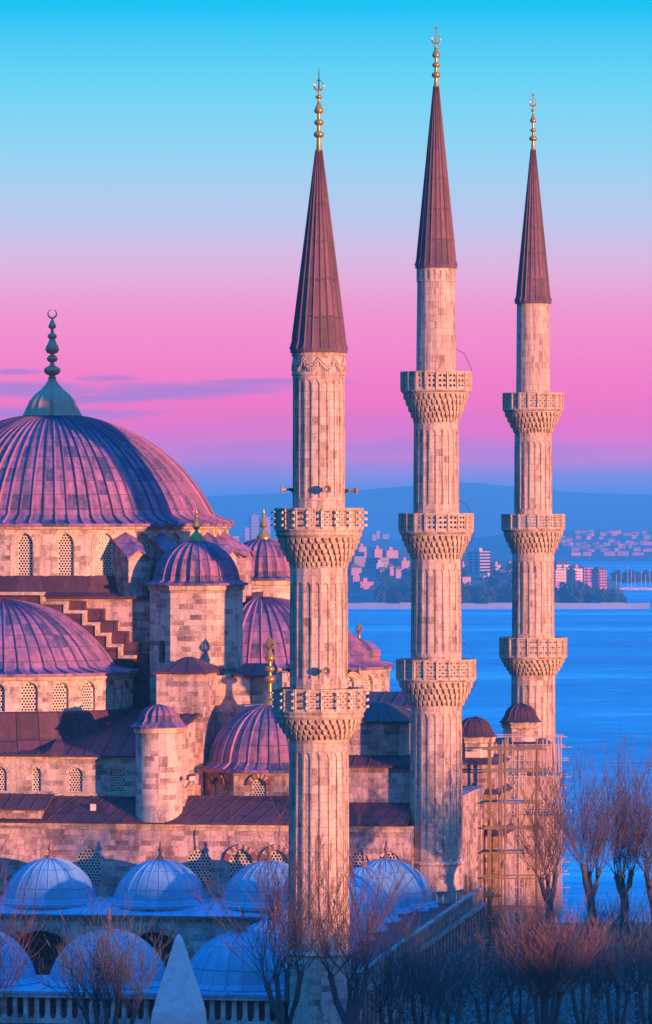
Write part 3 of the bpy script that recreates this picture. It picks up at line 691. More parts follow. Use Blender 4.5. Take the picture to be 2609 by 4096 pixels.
# buttresses round the drum, gabled lead roofs
def buttress(th, r0, r1, wd_, zi, zo, zb):
    ox, oy, tx, ty = sin(th), -cos(th), cos(th), sin(th)
    f = lambda r, s, z: (CM.x+ox*r+tx*s, CM.y+oy*r+ty*s, z); h = wd_/2
    mb = MB()
    mb.face([f(r1, -h, zb), f(r1, h, zb), f(r1, h, zo), f(r1, 0, zo+.55), f(r1, -h, zo)])
    for s in (-h, h): mb.face([f(r0, s, zb), f(r1, s, zb), f(r1, s, zo), f(r0, s, zi)])
    o = mb.build('buttress', 'stone_rose', mq); mb = MB(); e = h+.16; r2 = r1+.18
    for s in (-1, 1):
        a = [f(r0, 0, zi+.62), f(r2, 0, zo+.60), f(r2, s*e, zo+.02), f(r0, s*e, zi+.04)]
        b = [(x, y, z-.14) for x, y, z in a]; mb.hexa(b+a)
    mb.build('roof', 'lead', o)
for a in (26.8, 40, 63, 76, 114, 126, -40, -27): buttress(radians(a)-0.0, 12.9, 15.6 if abs(a) < 45 else 15.2, 1.7, 30.1, 28.7, 25.8)
# cubic base under the drum
mb = MB(); mb.box(-13.9, 13.9, -13.4, 13.4, 8.0, 25.72, lambda l, d, z: W(l, d, z)); mb.build('central_block', 'stone_rose', mq)
mb = MB(); mb.box(-14.2, 14.2, -13.7, 13.7, 25.74, 25.94, lambda l, d, z: W(l, d, z)); mb.build('block_roof', 'lead_dark', mq)

# stepped gables over the semi-domes
STEP = [(-420, 2405), (-300, 2367), (170, 2367), (170, 2405), (264, 2405), (264, 2441), (339, 2441), (339, 2489), (390, 2489), (390, 2531), (435, 2531), (435, 2576), (482, 2576), (482, 2621), (536, 2621)]
def stepped(prof, fn, d0, d1, zb, m_face, m_cap, cap=.22, name='stepped_gable', over=.12):
    mb = MB()
    for (l0, z0_), (l1, z1_) in zip(prof, prof[1:]):
        if l1-l0 < 1e-3: continue
        z = z0_; mb.box(l0, l1, d0, d1, zb, z-cap, fn, 0)
    o = mb.build(name, m_face, mq)
    if m_cap:
        cb = MB()
        for (l0, z0_), (l1, z1_) in zip(prof, prof[1:]):
            if l1-l0 < 1e-3: cb.box(l0-.15, l0+.08, d0-over, d1, min(z0_, z1_)-cap+.004, max(z0_, z1_)-cap-.002, fn); continue
            cb.box(l0-.04, l1+.1, d0-over-.003, d1, z0_-cap, z0_, fn)
        cb.build('coping', m_cap, o)
dg = -14.35
pf = [(LL(x, dg), ZZ(y, LL(x, dg), dg)) for x, y in STEP]
pf = [(l, round(z, 3)) for l, z in pf]
for i in range(1, len(pf)-1, 2): pf[i+1] = (pf[i+1][0], pf[i][1])
stepped(pf, lambda l, d, z: W(l, d, z), dg, -13.45, 14, 'lead_dark', 'trim')
pf2 = [(l+1.25, z+.12) for l, z in pf if l > 0]; pf2 = [(-13, pf2[0][1])]+pf2
pf2 = [(min(l, 11.6), min(z, 25.6)) for l, z in pf2]
stepped(pf2, lambda l, d, z: W(l, d, z), -13.72, -13.40, 14, 'lead_dark', 'lead_dark', name='stepped_roof', cap=.12, over=.06)
# the same on the right-hand side (seen almost edge-on)
pfr = [(l, z) for l, z in pf]
stepped(pfr, lambda s, d, z: W(-d-.35, -s if True else s, z), -15.3, -14.2, 14, 'lead_dark', 'trim')

# semi-domes with window drums
def semidome(l, d, th0, wins, wph):
    c = W(l, d); a0, a1 = th0-radians(100), th0+radians(100)
    pr = rad_prof(8.25, 21.0, 25.6, 9.85, 20.62, 14)
    mb = MB(); mb.lathe(c, pr, 84, a0=a0, a1=a1, gores=30); mb.seams(c, pr[2:], 30, .17, .13, a0=a0, a1=a1)
    o = mb.build('semi_dome', 'lead', mq, smooth=30)
    dt = radians(14.1); R = 9.5; hw = R*tan(dt/2); mb = MB()
    for k in range(-7, 8):
        th = wph+dt*k
        if abs((th-th0+pi) % (2*pi)-pi) > radians(96): continue
        mp = facet(c, R, th)
        bay(mb, mp, -hw, hw, 15.0, 20.45, 0, 1.22, 18.0, 19.45, .6, .42)
        aa = arch(0, 1.26, 19.45, .63, 5); bb = arch(0, 1.75, 19.45, .86, 5)
        for p in range(len(aa)-1): mb.face([mp(*aa[p], -.03), mp(*aa[p+1], -.03), mp(*bb[p+1], -.03), mp(*bb[p], -.03)], 1)
        if cos(th) > -.2: window(mq, mp(0, 18.0, .26), th, 1.22, 1.45, .6, .225, .66)
    mb.lathe(c, [(R+.04, 20.1), (R+.14, 20.2), (R+.2, 20.42), (R+.3, 20.43)], 60, a0=a0, a1=a1, mi=1)
    mb.build('semi_dome_drum', ['stone', 'trim'], mq)
    mb = MB(); sk = [(R+.06, 17.98), (R+.25, 17.85), (R+.7, 16.2), (R+1.45, 14.95)]
    mb.lathe(c, sk, 60, a0=a0, a1=a1, gores=22); mb.seams(c, sk, 22, .1, .06, a0=a0, a1=a1); mb.build('drum_skirt', 'lead_dark', mq)
dl = -14.6
semidome(LL(12, dl), dl, -A9, None, radians(.85))
semidome(15.9, -0.3, pi/2-A9, None, radians(85))
tl = MB(); finc = W(25.0, 2); 

# octagonal weight turrets with fluted domes
def octo(mb, c, R, z0, z1, mi=0, ph=-A9, cornice=True, niche=None):
    for k in range(8):
        th = ph+pi/4*k; ap = R*cos(pi/8); hw = R*sin(pi/8)
        if niche and k == 7: bay(mb, facet(c, ap, th), -hw, hw, z0, z1, .25, .75, niche, niche+1.25, .4, .35, fill=2)
        else: wall(mb, facet(c, ap, th), -hw, hw, z0, z1, mi)
    if cornice: mb.lathe(c, [(R, z1-.5), (R+.12, z1-.42), (R+.16, z1-.1), (R+.28, z1-.08), (R+.28, z1)], 8, phase=ph+pi/8, mi=1)
def fluted(c, r, z0, ztop, eave, nfl, parent, name='turret_dome', amp=.07, m='lead'):
    cap = sphere_prof(r, z0+.25, ztop, 12)
    pr = [(eave-.1, z0-.16), (eave, z0-.14), (eave, z0), (r+(eave-r)*.45, z0+.06), (r+.06, z0+.16)]+cap
    mb = MB(); n = nfl*4
    def rf(a, t):
        q = (a*nfl/(2*pi)) % 1.0; tri = 1-abs(2*q-1)
        return 1-(amp*(1-tri) if .12 < t < .97 else amp*.15*(1-tri))
    mb.lathe(c, pr, n, gores=nfl, rf=rf)
    sm = pr[3:]
    mb.seams(c, [(a*1.0, b) for a, b in sm], nfl, .10, .05, phase=pi/nfl)
    return mb.build(name, m, parent, smooth=25)
def turret(px, Y, R, zt, zb, dome_top, fin, nfl=26, name='turret', m='lead', amp=.075):
    c = Vector((X(px, Y), Y)); mb = MB(); octo(mb, c, R, zb, zt, niche=21.2 if Y < 380 else None)
    o = mb.build(name, ['stone', 'trim', 'unlit_fill'], mq)
    fluted(c, R*.90, zt+.06, dome_top, R+.32, nfl, o, 'dome', amp, m)
    if fin:
        b, top = fin; sp_ = [(b, dome_top-.12), (b*1.02, dome_top+.05), (b*.95, dome_top+.2), (b*.55, dome_top+.45), (b*.25, dome_top+.65), (b*.2, dome_top+.8)]
        sp_ += [(b*.34, dome_top+.86), (b*.55, dome_top+1.0), (b*.5, dome_top+1.12), (b*.2, dome_top+1.45), (b*.14, dome_top+1.6), (b*.26, dome_top+1.68), (b*.26, dome_top+1.76), (b*.12, dome_top+1.85), (b*.2, dome_top+1.98), (.02, top)]
        finial(c, 0, sp_, 'gold', o)
    return o, c
turret(786, 365.2, 3.42, 26.85, 8, 29.95, (.55, 32.3))
turret(1055, 391.5, 3.42, 26.85, 8, 29.95, (.55, 32.3))

def prism(name, m, l0, l1, d0, d1, z0, z1, parent=mq):
    mb = MB(); mb.box(l0, l1, d0, d1, z0, z1, lambda l, d, z: W(l, d, z)); return mb.build(name, m, parent)
def hip(name, l0, l1, d0, d1, z0, zr, m='lead_dark', ov=.25, rl=.35, parent=mq, seam=1.0):
    """hipped lead roof with standing seams on its front slope"""
    mb = MB(); a, b, c_, e = l0-ov, l1+ov, d0-ov, d1+ov; lm0, lm1 = a+(b-a)*rl, b-(b-a)*rl; dm0 = c_+(e-c_)*.5
    R0, R1 = W(lm0, dm0, zr), W(lm1, dm0, zr); q = [W(a, c_, z0), W(b, c_, z0), W(b, e, z0), W(a, e, z0)]
    mb.face([q[0], q[1], R1, R0]); mb.face([q[1], q[2], R1]); mb.face([q[2], q[3], R0, R1]); mb.face([q[3], q[0], R0])
    qb = [v-Vector((0, 0, .16)) for v in q]; mb.hexa(qb+[v-Vector((0, 0, .002)) for v in q])
    n = max(2, int((b-a)/seam))
    for k in range(1, n):
        t = k/n; p = q[0].lerp(q[1], t); r = R0.lerp(R1, t); mb.tube([p+Vector((0, 0, .03)), r+Vector((0, 0, .03))], .04, 4)
    return mb.build(name, m, parent)
def slope(name, l0, l1, d0, d1, z0, z1, m='lead_dark', seam=.95, skew=0.0, parent=mq, th=.14):
    """single-pitch lead roof, low edge at d0, with seams"""
    mb = MB(); q = [W(l0, d0, z0), W(l1, d0, z0), W(l1, d1, z1), W(l0, d1, z1)]
    mb.hexa([v-Vector((0, 0, th)) for v in q]+q); n = max(2, int((l1-l0)/seam))
    for k in range(n+1):
        p = q[0].lerp(q[1], min(1, max(0, k/n))); r = q[3].lerp(q[2], min(1, max(0, k/n+skew/(l1-l0))))
        mb.tube([p+Vector((0, 0, .02)), r+Vector((0, 0, .02))], .045, 4)
    return mb.build(name, m, parent)

# block with hipped roof beside the octagonal turret, and the pier wall behind it
d_ = -22.5; l0, l1 = LL(626, d_), LL(813, d_)
prism('buttress_block', 'stone_rose', l0, l1, d_, -14.4, 8, 20.75); hip('block_roof', l0, l1, d_, -15.5, 20.80, 21.75, rl=.42)
d_ = -17.6; l0, l1 = LL(700, d_), LL(1000, d_)
prism('pier_wall', 'stone', l0, l1, d_, -9, 8, 20.4); hip('pier_roof', LL(938, d_), LL(1062, d_), d_+.1, -12, 20.45, 21.2, rl=.2)
prism('side_block', 'stone', l1+.02, LL(1080, d_), d_+.5, -9, 8, 20.38)
# round stair turret
c = Vector((X(637, 351.2), 351.2)); mb = MB(); mb.lathe(c, [(1.66, 10.6), (1.62, 11.6), (1.62, 16.7), (1.74, 16.75), (1.74, 17.15), (1.85, 17.2)], 36)
o = mb.build('stair_turret', 'stone', mq, smooth=40)
mb = MB(); pr = [(1.8, 17.1), (1.98, 17.12), (1.98, 17.2), (1.72, 17.34), (1.5, 17.55)]+[(1.42*cos(t), 17.62+1.0*sin(t)) for t in [radians(x) for x in (5, 20, 35, 50, 65, 80)]]+[(.03, 18.66)]
mb.lathe(c, pr, 72, gores=18, rf=lambda a, t: 1-(.12*abs(sin(a*9)) if .3 < t < .97 else 0)); mb.seams(c, pr[3:], 18, .09, .05); mb.build('dome', 'lead', o, smooth=25)
d_ = -26.6; l0, l1 = LL(640, d_), LL(738, d_)
prism('stair_block', 'stone', l0, l1, d_, -20.6, 8, 17.3)
slope('stair_roof', l0-.2, l1+.3, d_-.2, -20.4, 17.4, 18.1, seam=.7)
prism('buttress_ledge', 'lead_dark', l1-.1, l1+.35, d_+.8, d_+2.4, 13.4, 13.75)
# lower hall wall with windows, roofs, front wall
dw = -25.2; lm = LL(-420, dw); lr = LL(600, dw)
mp = flat(0, dw); mb = MB()
wl = [LL(px, dw) for px in (-330, -165, 0, 146, 303, 470)]; edges = [lm]+[(a+b)/2 for a, b in zip(wl, wl[1:])]+[lr]
zA, zB = 12.0, 14.95
for i, s in enumerate(wl):
    wd_ = .66 if i == 3 else .98
    bay(mb, mp, edges[i], edges[i+1], zA, zB, s, wd_, 12.5, 13.75, .42, .3)
    aa = arch(s, wd_+.04, 13.75, .44, 5); bb = arch(s, wd_+.5, 13.75, .7, 5)
    for p in range(len(aa)-1): mb.face([mp(*aa[p], -.03), mp(*aa[p+1], -.03), mp(*bb[p+1], -.03), mp(*bb[p], -.03)], 1)
    window(mq, mp(s, 12.5, .16), -A9, wd_, 1.25, .42, .2, .66)
mb.box(lm, lr, dw-.14, dw+.1, zB-.18, zB, lambda l, d, z: W(l, d, z), 1)
mb.box(lm, lr, dw-.10, dw+.1, zA+.05, zA+.38, lambda l, d, z: W(l, d, z), 1)
mb.build('hall_wall', ['stone', 'trim'], mq)
slope('hall_roof', lm, lr, dw-.3, -15.5, 15.05, 18.0, seam=1.1)
# small half-dome and a lead-covered ridge lying on that roof
c = W(LL(-25, dw)-.3, dw+3.0); pr = [(3.2, 15.1), (2.7, 15.35), (2.3, 15.75)]+sphere_prof(2.1, 16.0, 17.7, 8)
mb = MB(); mb.lathe(c, pr, 48, gores=22); mb.seams(c, pr, 22, .12, .08); mb.build('exedra_dome', 'lead', mq, smooth=30)
lq = LL(214, dw); mb = MB(); t = W(lq-.4, dw+7.5, 17.35); b0_, b1_, rd = W(lq-.72, dw-.25, 15.06), W(lq+.72, dw-.25, 15.06), W(lq-.1, dw-.2, 15.5)
mb.face([b0_, rd, t]); mb.face([rd, b1_, t]); mb.face([b0_, b1_, rd]); mb.tube([rd, t], .05, 5); mb.build('roof_ridge', 'lead_dark', mq)
df = -28.2; lrr = LL(1650, df)
slope('front_roof', lm, lrr-.3, df-.35, dw+.1, 10.62, 12.3, seam=1.05, skew=1.6)
lst = LL(167, df)
prism('portal_attic', 'stone_rose', lm, lst, df-.06, df+2.2, 9.5, 11.45); slope('attic_roof', lm, lst+.35, df-.3, df+2.6, 11.48, 12.35, seam=.9)
# front wall with half-hidden pierced windows
mp = flat(0, df); mb = MB(); pxs = [(-90, 1), (355, 1), (797, 1), (965, 2), (1108, 2), (1432, 1), (1555, 1)]
wl = [LL(p, df) for p, _ in pxs]; edges = [lm]+[(a+b)/2 for a, b in zip(wl, wl[1:])]+[lrr]
for i, s in enumerate(wl):
    bay(mb, mp, edges[i], edges[i+1], -.2, 10.5, s, 1.62, 6.4, 8.0, .78, .3)
    window(mq, mp(s, 6.4, .14), -A9, 1.62, 1.6, .78, .235, .70, arch_mi=(11 if pxs[i][1] == 2 else None))
mb.box(lm, lrr+.1, df-.12, df+.1, 10.3, 10.48, lambda l, d, z: W(l, d, z), 1)
mb.box(lm, lrr+.05, df-.06, df+.1, 10.08, 10.26, lambda l, d, z: W(l, d, z), 1)
mb.build('front_wall', ['stone_rose', 'trim'], mq)
mb = MB(); mb.face([W(lrr, df, -.2), W(lrr, df+14, -.2), W(lrr, df+14, 10.5), W(lrr, df, 10.5)]); mb.build('end_wall', 'stone_rose', mq)
# corner dome on an octagonal drum
cc = Vector((X(1080, 356.8), 356.8)); R = 4.72; mb = MB()
for k in range(8):
    th = -A9+pi/4*k; ap = R*cos(pi/8); hw = R*sin(pi/8); mp = facet(cc, ap, th)
    if cos(th) > .2:
        bay(mb, mp, -hw, hw, 10.5, 14.0, 0, 1.0, 11.9, 13.0, .5, .3)
        window(mq, mp(0, 11.9, .14), th, 1.0, 1.1, .5, .2, .66, arch_mi=11)
    else: wall(mb, mp, -hw, hw, 10.5, 14.0)
mb.lathe(cc, [(R, 13.7), (R+.1, 13.78), (R+.14, 13.95), (R+.25, 13.96)], 8, phase=-A9+pi/8, mi=1)
mb.build('corner_drum', ['stone_rose', 'trim'], mq)
pr = rad_prof(4.25, 14.55, 18.35, 5.05, 14.08, 14)
mb = MB(); mb.lathe(cc, pr, 96, gores=36); mb.seams(cc, pr[2:], 36, .14, .11); dome = mb.build('corner_dome', 'lead', mq, smooth=30)
zf = lambda py: Z(py, 356.8)
spec = [(.45, zf(2840)), (.46, zf(2832)), (.42, zf(2818)), (.26, zf(2795)), (.16, zf(2772))]+bulbs(zf(2765), .16, [(zf(2717), .39, 0), (zf(2676), .35, 0), (zf(2630), .36, 1)], zf(2592))[1:]
finial(cc, 0, spec, 'gold', dome, tulip=(zf(2600), zf(2545), .30))
# gilded tulip finial on the right-hand semi-dome's far neighbour
# right-hand masses between the near and the middle minaret
d_ = -24.0; l0, l1 = LL(1290, d_), LL(1622, d_)
prism('flank_block', 'stone_rose', l0, l1, d_, -15.5, 8, 17.4); hip('flank_roof', l0, l1, d_, -16, 17.5, 18.6, rl=.3)
slope('flank_skirt', l0, l1+.3, -19, -14, 18.3, 19.2)
d_ = -25.8; l0, l1 = LL(1290, d_), LL(1645, d_)
prism('lower_flank_wall', 'stone_rose', l0, l1, d_, -18, 8, 14.4); slope('lower_flank_roof', l0, l1+.25, d_-.25, d_+2, 14.5, 15.2)
prism('link_wall', 'stone', LL(980, -20), LL(1290, -20), -20, -12, 8, 18.4)
# ridge finial seen beyond the semi-dome against the water
c = W(24.2, 6.0); px, Y = 1437, 378.0; c = Vector((X(px, Y), Y)); zf = lambda py: Z(py, Y)
mb = MB(); mb.lathe(c, [(1.6, 14.0), (1.6, zf(2600)), (1.0, zf(2570)), (.15, zf(2556))], 24); o = mb.build('rear_dome', 'lead', mq, smooth=40)
finial(c, 0, [(.15, zf(2557)), (.10, zf(2550)), (.10, zf(2535)), (.16, zf(2531)), (.05, zf(2528))], 'gold', o, tulip=(zf(2530), zf(2492), .26))

# side buttress towers with small domes near the rear minaret
for px, Y, nm in ((1900, 373, 0), (2083, 399, 1)):
    c = Vector((X(px, Y), Y)); zt = 15.5; mb = MB(); octo(mb, c, 1.42, 13.6, zt)
    o = mb.build('side_turret', ['stone', 'trim'], mq)
    pr = [(1.5, zt-.05), (1.66, zt), (1.66, zt+.05), (1.45, zt+.16), (1.3, zt+.35)]+[(1.22*cos(t), zt+.4+1.0*sin(t)) for t in [radians(x) for x in (5, 20, 35, 50, 65, 80)]]+[(.03, zt+1.42)]
    mb = MB(); mb.lathe(c, pr, 64, gores=16); mb.seams(c, pr[3:], 16, .09, .06); mb.build('dome', 'lead_dark', o, smooth=30)
    for j, (hw_, z0_, z1_, dd) in enumerate(((1.75, 11.6, 13.65, 2.2), (1.95, 8.6, 11.5, 2.6), (2.2, -.3, 8.5, 3.2))):
        fn = lambda l, d, z, c=c: (c.x+l*ca+d*sa, c.y-l*sa+d*ca, z)
        mb = MB(); mb.box(-hw_-2.0, hw_, -dd, dd+3, z0_, z1_-.1, fn); mb.build('buttress_stage', 'stone_rose', o)
        mb = MB(); mb.hexa([fn(-hw_-2.2, -dd-.25, z1_-.1), fn(hw_+.25, -dd-.25, z1_-.1), fn(hw_+.25, dd+3, z1_-.1), fn(-hw_-2.2, dd+3, z1_-.1),
                            fn(-hw_-2.0, -dd+.5, z1_+.35), fn(hw_-.3, -dd+.5, z1_+.35), fn(hw_-.3, dd+3, z1_+.35), fn(-hw_-2.0, dd+3, z1_+.35)]); mb.build('stage_roof', 'lead_dark', o)
prism('side_wall', 'stone_rose', LL(1760, -20), LL(1800, -20)+.5, -20, 34, -.3, 12.0)

# ------------------------------------------------------------------ courtyard: portico before the hall, front range, side range
def lead_dome(c, r, z0, ztop, eave, ze, parent, n=24, fin=1.35, m='lead_light'):
    pr = rad_prof(r, z0, ztop, eave, ze, 12)
    mb = MB(); mb.lathe(c, pr, n*4, gores=n); mb.seams(c, pr[2:], n, .10, .055); o = mb.build('dome', m, parent, smooth=30)
    mb = MB(); mb.lathe(c, [(eave-.2, ze-.6), (eave-.1, ze-.5), (eave-.1, ze-.2)], 32, mi=0); mb.build('dome_ring', 'pale', o)
    if fin:
        b = ztop-.1; sp_ = [(.30, b), (.31, b+.1), (.24, b+.25), (.12, b+.42), (.09, b+.5), (.13, b+.54), (.09, b+.6), (.16, b+.74), (.15, b+.84), (.07, b+1.0), (.05, b+1.1), (.08, b+1.16), (.05, b+1.25), (.04, b+fin), (.01, b+fin+.05)]
        finial(c, 0, sp_, 'bronze', o)
    return o
po = thing('portico', 'domed portico along the mosque front, blue lead domes over shaded pointed arches', 'portico', W(0, -32.5, 0))
dA = -32.3
for px in (-240, 201, 641, 1076, 1545):
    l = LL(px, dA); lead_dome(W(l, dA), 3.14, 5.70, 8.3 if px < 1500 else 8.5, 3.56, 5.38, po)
dp = -36.2; l0, l1 = LL(-460, dp), LL(1700, dp); mp = flat(0, dp); mb = MB()
wl = [LL(p, dp) for p in (-279, 163, 611, 1050, 1490)]; edges = [l0]+[(a+b)/2 for a, b in zip(wl, wl[1:])]+[l1]
for i, s in enumerate(wl):
    bay(mb, mp, edges[i], edges[i+1], -.2, 4.7, s, 5.1, -.1, 2.0, 1.72, .7, n=8)
    aa = arch(s, 5.1, 2.0, 1.72, 12); bb = arch(s, 6.0, 2.0, 2.2, 12)
    for p in range(len(aa)-1):
        q = [aa[p], aa[p+1], bb[p+1], bb[p]]; mb.hexa([mp(*x, .02) for x in q]+[mp(*x, -.05) for x in q], 1+(p % 2))
for l in np.arange(l0, l1, .36): mb.box(l, l+.2, dp-.16, dp, 4.45, 4.62, lambda a, d, z: W(a, d, z), 1)
mb.box(l0, l1, dp-.25, dp+.2, 4.62, 4.78, lambda a, d, z: W(a, d, z), 1)
mb.build('arcade_wall', ['pale', 'trim', 'stone_rose'], po)
slope('roof', l0, l1, dp-.4, dA-1.5, 4.85, 5.45, 'lead_light', 1.2, parent=po, th=.1)
mb = MB(); mb.face([W(l0, dA-1.5, 5.44), W(l1, dA-1.5, 5.44), W(l1, df, 5.44), W(l0, df, 5.44)]); mb.build('gutter_roof', 'lead_light', po)
for a in edges[1:-1]:
    c = W(a, dp+.35); mb = MB(); mb.lathe(c, [(.3, 0), (.26, .2), (.25, 1.7), (.36, 2.0)], 14); mb.build('column', 'pale', po, smooth=40)

fr_ = thing('courtyard_range', 'front courtyard range with blue lead domes and a pale balustrade, low in front', 'arcade', W(20, -91.5, 0))
dB = -91.5
for px in (-620, -92, 436, 972):
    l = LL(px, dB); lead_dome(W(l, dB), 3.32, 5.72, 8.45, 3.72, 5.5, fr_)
dF = -95.6; l0, l1 = LL(-900, dF), LL(1240, dF)
slope('roof', l0, l1, dF-.3, dB+3.5, 5.35, 5.52, 'lead_light', 1.5, parent=fr_, th=.15)
mb = MB(); mb.box(l0, l1, dF, dF+.5, -.2, 3.55, lambda a, d, z: W(a, d, z)); mb.box(l0, l1, dF-.25, dF+.5, 5.0, 5.3, lambda a, d, z: W(a, d, z)); mb.box(l0, l1, dF-.2, dF+.5, 3.56, 3.85, lambda a, d, z: W(a, d, z)); mb.box(l0, l1, dF-.1, dF+.5, 2.9, 3.1, lambda a, d, z: W(a, d, z), 0)
mb.build('front_wall', 'pale', fr_)
mb = MB(); mb.box(l0, l1, dF+1.6, dF+1.8, -.2, 5.1, lambda a, d, z: W(a, d, z)); mb.build('inner_wall', 'stone_rose', fr_)
mb = MB()
for l in np.arange(l0, l1, .62): mb.box(l, l+.26, dF+.0, dF+.26, 3.85, 5.0, lambda a, d, z: W(a, d, z)); mb.box(l-.04, l+.30, dF-.04, dF+.30, 3.86, 4.0, lambda a, d, z: W(a, d, z))
mb.build('balustrade', 'pale', fr_)
mb = MB(); mb.box(l0, l1, dB+4.0, dB+4.3, -.2, 5.2, lambda a, d, z: W(a, d, z)); mb.build('courtyard_wall', 'pale', fr_)

sr = thing('side_range', 'side courtyard range of lead domes between the near and middle minarets', 'arcade', (2, 320, 0))
for k in range(7):
    Y = 296+7.3*k; c = Vector((-0.4+(Y-280)*.126-4.6, Y)); 
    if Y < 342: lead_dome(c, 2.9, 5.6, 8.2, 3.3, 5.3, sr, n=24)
def SW(t, q, z): 
    a, b = Vector((1.9, 284)), Vector((10.9, 350)); u_ = (b-a).normalized(); n_ = Vector((u_.y, -u_.x)); p = a+u_*t+n_*q; return Vector((p.x, p.y, z))
LEN = 66.6
mb = MB(); mb.box(0, LEN, -.5, 0, -.3, 4.9, lambda t, q, z: SW(t, q, z)); mb.box(0, LEN, -.6, .18, 4.9, 5.1, lambda t, q, z: SW(t, q, z))
for t in np.arange(1, LEN, 1.9): mb.box(t, t+.45, 0, .14, -.2, 4.85, lambda a, q, z: SW(a, q, z)); mb.box(t+.75, t+1.6, .004, .02, 1.2, 3.9, lambda a, q, z: SW(a, q, z), 1)
mb.box(0, LEN, 0, .22, 2.3, 2.55, lambda t, q, z: SW(t, q, z))
mb.build('side_wall', ['stone_rose', 'unlit_fill'], sr)
mb = MB()
for t in np.arange(0, LEN, .46): mb.box(t, t+.2, -.3, -.1, 5.1, 6.0, lambda a, q, z: SW(a, q, z))
mb.box(0, LEN, -.36, -.02, 6.0, 6.18, lambda a, q, z: SW(a, q, z)); mb.build('railing', 'stone_rose', sr)
mb = MB(); mb.box(0, LEN, -8.5, -.6, 5.0, 5.22, lambda t, q, z: SW(t, q, z)); mb.build('roof', 'lead_dark', sr)

# ------------------------------------------------------------------ small fixtures on the roofs
bx = thing('roof_box', 'small pale box standing on the sloping front roof', 'box', W(LL(373, df+1.2), df+1.2, 11.2))
b0 = bx.location; mb = MB(); mb.box(b0.x-.2, b0.x+.2, b0.y-.2, b0.y+.2, b0.z+.1, b0.z+.55); mb.build('housing', 'lampwhite', bx, uv=False)
mb = MB(); mb.tube([b0+Vector((.1, 0, -.2)), b0+Vector((.1, 0, .12))], .08, 8); mb.build('foot', 'iron', bx, uv=False)
p = P(758, 3112, 350.0); fl = thing('wall_floodlight', 'small floodlight on a bracket beside the round stair turret', 'floodlight', p)
mb = MB(); mb.hexa([p+Vector(v) for v in ((0, -.3, -.18), (.42, -.3, -.14), (.42, .1, -.14), (0, .1, -.18), (0, -.3, .1), (.42, -.3, .16), (.42, .1, .16), (0, .1, .1))]); mb.build('lamp_head', 'lampwhite', fl, uv=False)
mb = MB(); mb.tube([p+Vector((-.3, .3, -.7)), p+Vector((.1, 0, -.15))], .04, 6); mb.tube([p+Vector((-.3, .4, -.1)), p+Vector((.05, 0, -.05))], .04, 6); mb.build('bracket', 'iron', fl, uv=False)
p = P(683, 2826, 351.0); gu = MB()
rows = []
for t, r, dz in ((-.22, .01, .02), (-.15, .05, .02), (-.05, .09, .04), (.06, .085, .07), (.12, .05, .13), (.17, .055, .17), (.21, .04, .17), (.27, .006, .155)):
    rows.append([p+Vector((t, r*cos(2*pi*k/10), dz+r*sin(2*pi*k/10)+.1)) for k in range(10)])
gu.grid(rows, True); gu.tube([p+Vector((0, .03, .1)), p+Vector((0, .03, -.04))], .012, 5); gu.tube([p+Vector((0, -.03, .1)), p+Vector((0, -.03, -.04))], .012, 5)
tag(gu.build('gull', 'city_white', smooth=60, uv=False), 'small white gull perched behind the round turret dome', 'bird')
cb = MB(); pts = [W(LL(783, df)+.0, df-.05, 10.4), W(LL(780, df), df-.07, 9.6), W(LL(784, df), df-.07, 8.8), W(LL(786, df), df-.06, 8.4)]
cb.tube(pts, .03, 5); tag(cb.build('wall_cable', 'iron', uv=False), 'thin dark cable hanging down the pink front wall', 'cable')

# ------------------------------------------------------------------ scaffolding at the rear minaret
def scaffold(label, xs, Y0, Y1, z0, z1, levels, m, r, decks, braces):
    o = thing('scaffold', label, 'scaffold', (X(xs[0], Y0), Y0, z0))
    for px in xs:
        for Y in (Y0, Y1):
            mb = MB(); zt = z1+rnd.uniform(-.4, 1.0); x = X(px, Y0)+rnd.uniform(-.06, .06)
            mb.tube([(x, Y, z0), (x+rnd.uniform(-.05, .05), Y, (z0+zt)/2), (x, Y, zt)], r, 6); mb.build('pole', m, o, uv=False)
    xa, xb = X(xs[0], Y0)-.4, X(xs[-1], Y0)+.5
    for z in levels:
        for Y in (Y0, Y1):
            mb = MB(); mb.tube([(xa+rnd.uniform(-.3, .2), Y-r, z), (xb+rnd.uniform(-.2, .3), Y-r, z+rnd.uniform(-.05, .05))], r*.9, 6); mb.build('ledger', m, o, uv=False)
    for (pa, pb, z) in decks:
        mb = MB(); x0, x1 = X(pa, Y0), X(pb, Y0)
        for k in range(4):
            y = Y0+.1+(Y1-Y0-.2)*k/4; mb.box(x0+rnd.uniform(-.1, .1), x1+rnd.uniform(-.1, .1), y, y+(Y1-Y0)/4-.03, z, z+.06)
        mb.build('deck', 'plank', o, uv=False)
    for (pa, za, pb, zb) in braces:
        mb = MB(); mb.tube([(X(pa, Y0), Y0-.12, za), (X(pb, Y0), Y0-.12, zb)], r*.9, 6); mb.build('brace', m, o, uv=False)
    return o
Zs = lambda py: Z(py, 392)
scaffold('timber scaffold of thick posts in front of the buttress towers', [1962, 2006, 2024, 2152], 366, 368.5, -.3, 15.2, [14.9, 13.3, 11.0, 9.2, 7.4, 5.6, 3.4], 'timber', .075,
         [(1990, 2110, 11.05), (1990, 2100, 7.45)], [(2085, 9.4, 2150, 12.5), (2080, 12.3, 2150, 8.6), (1965, 3.6, 2020, 7.0)])
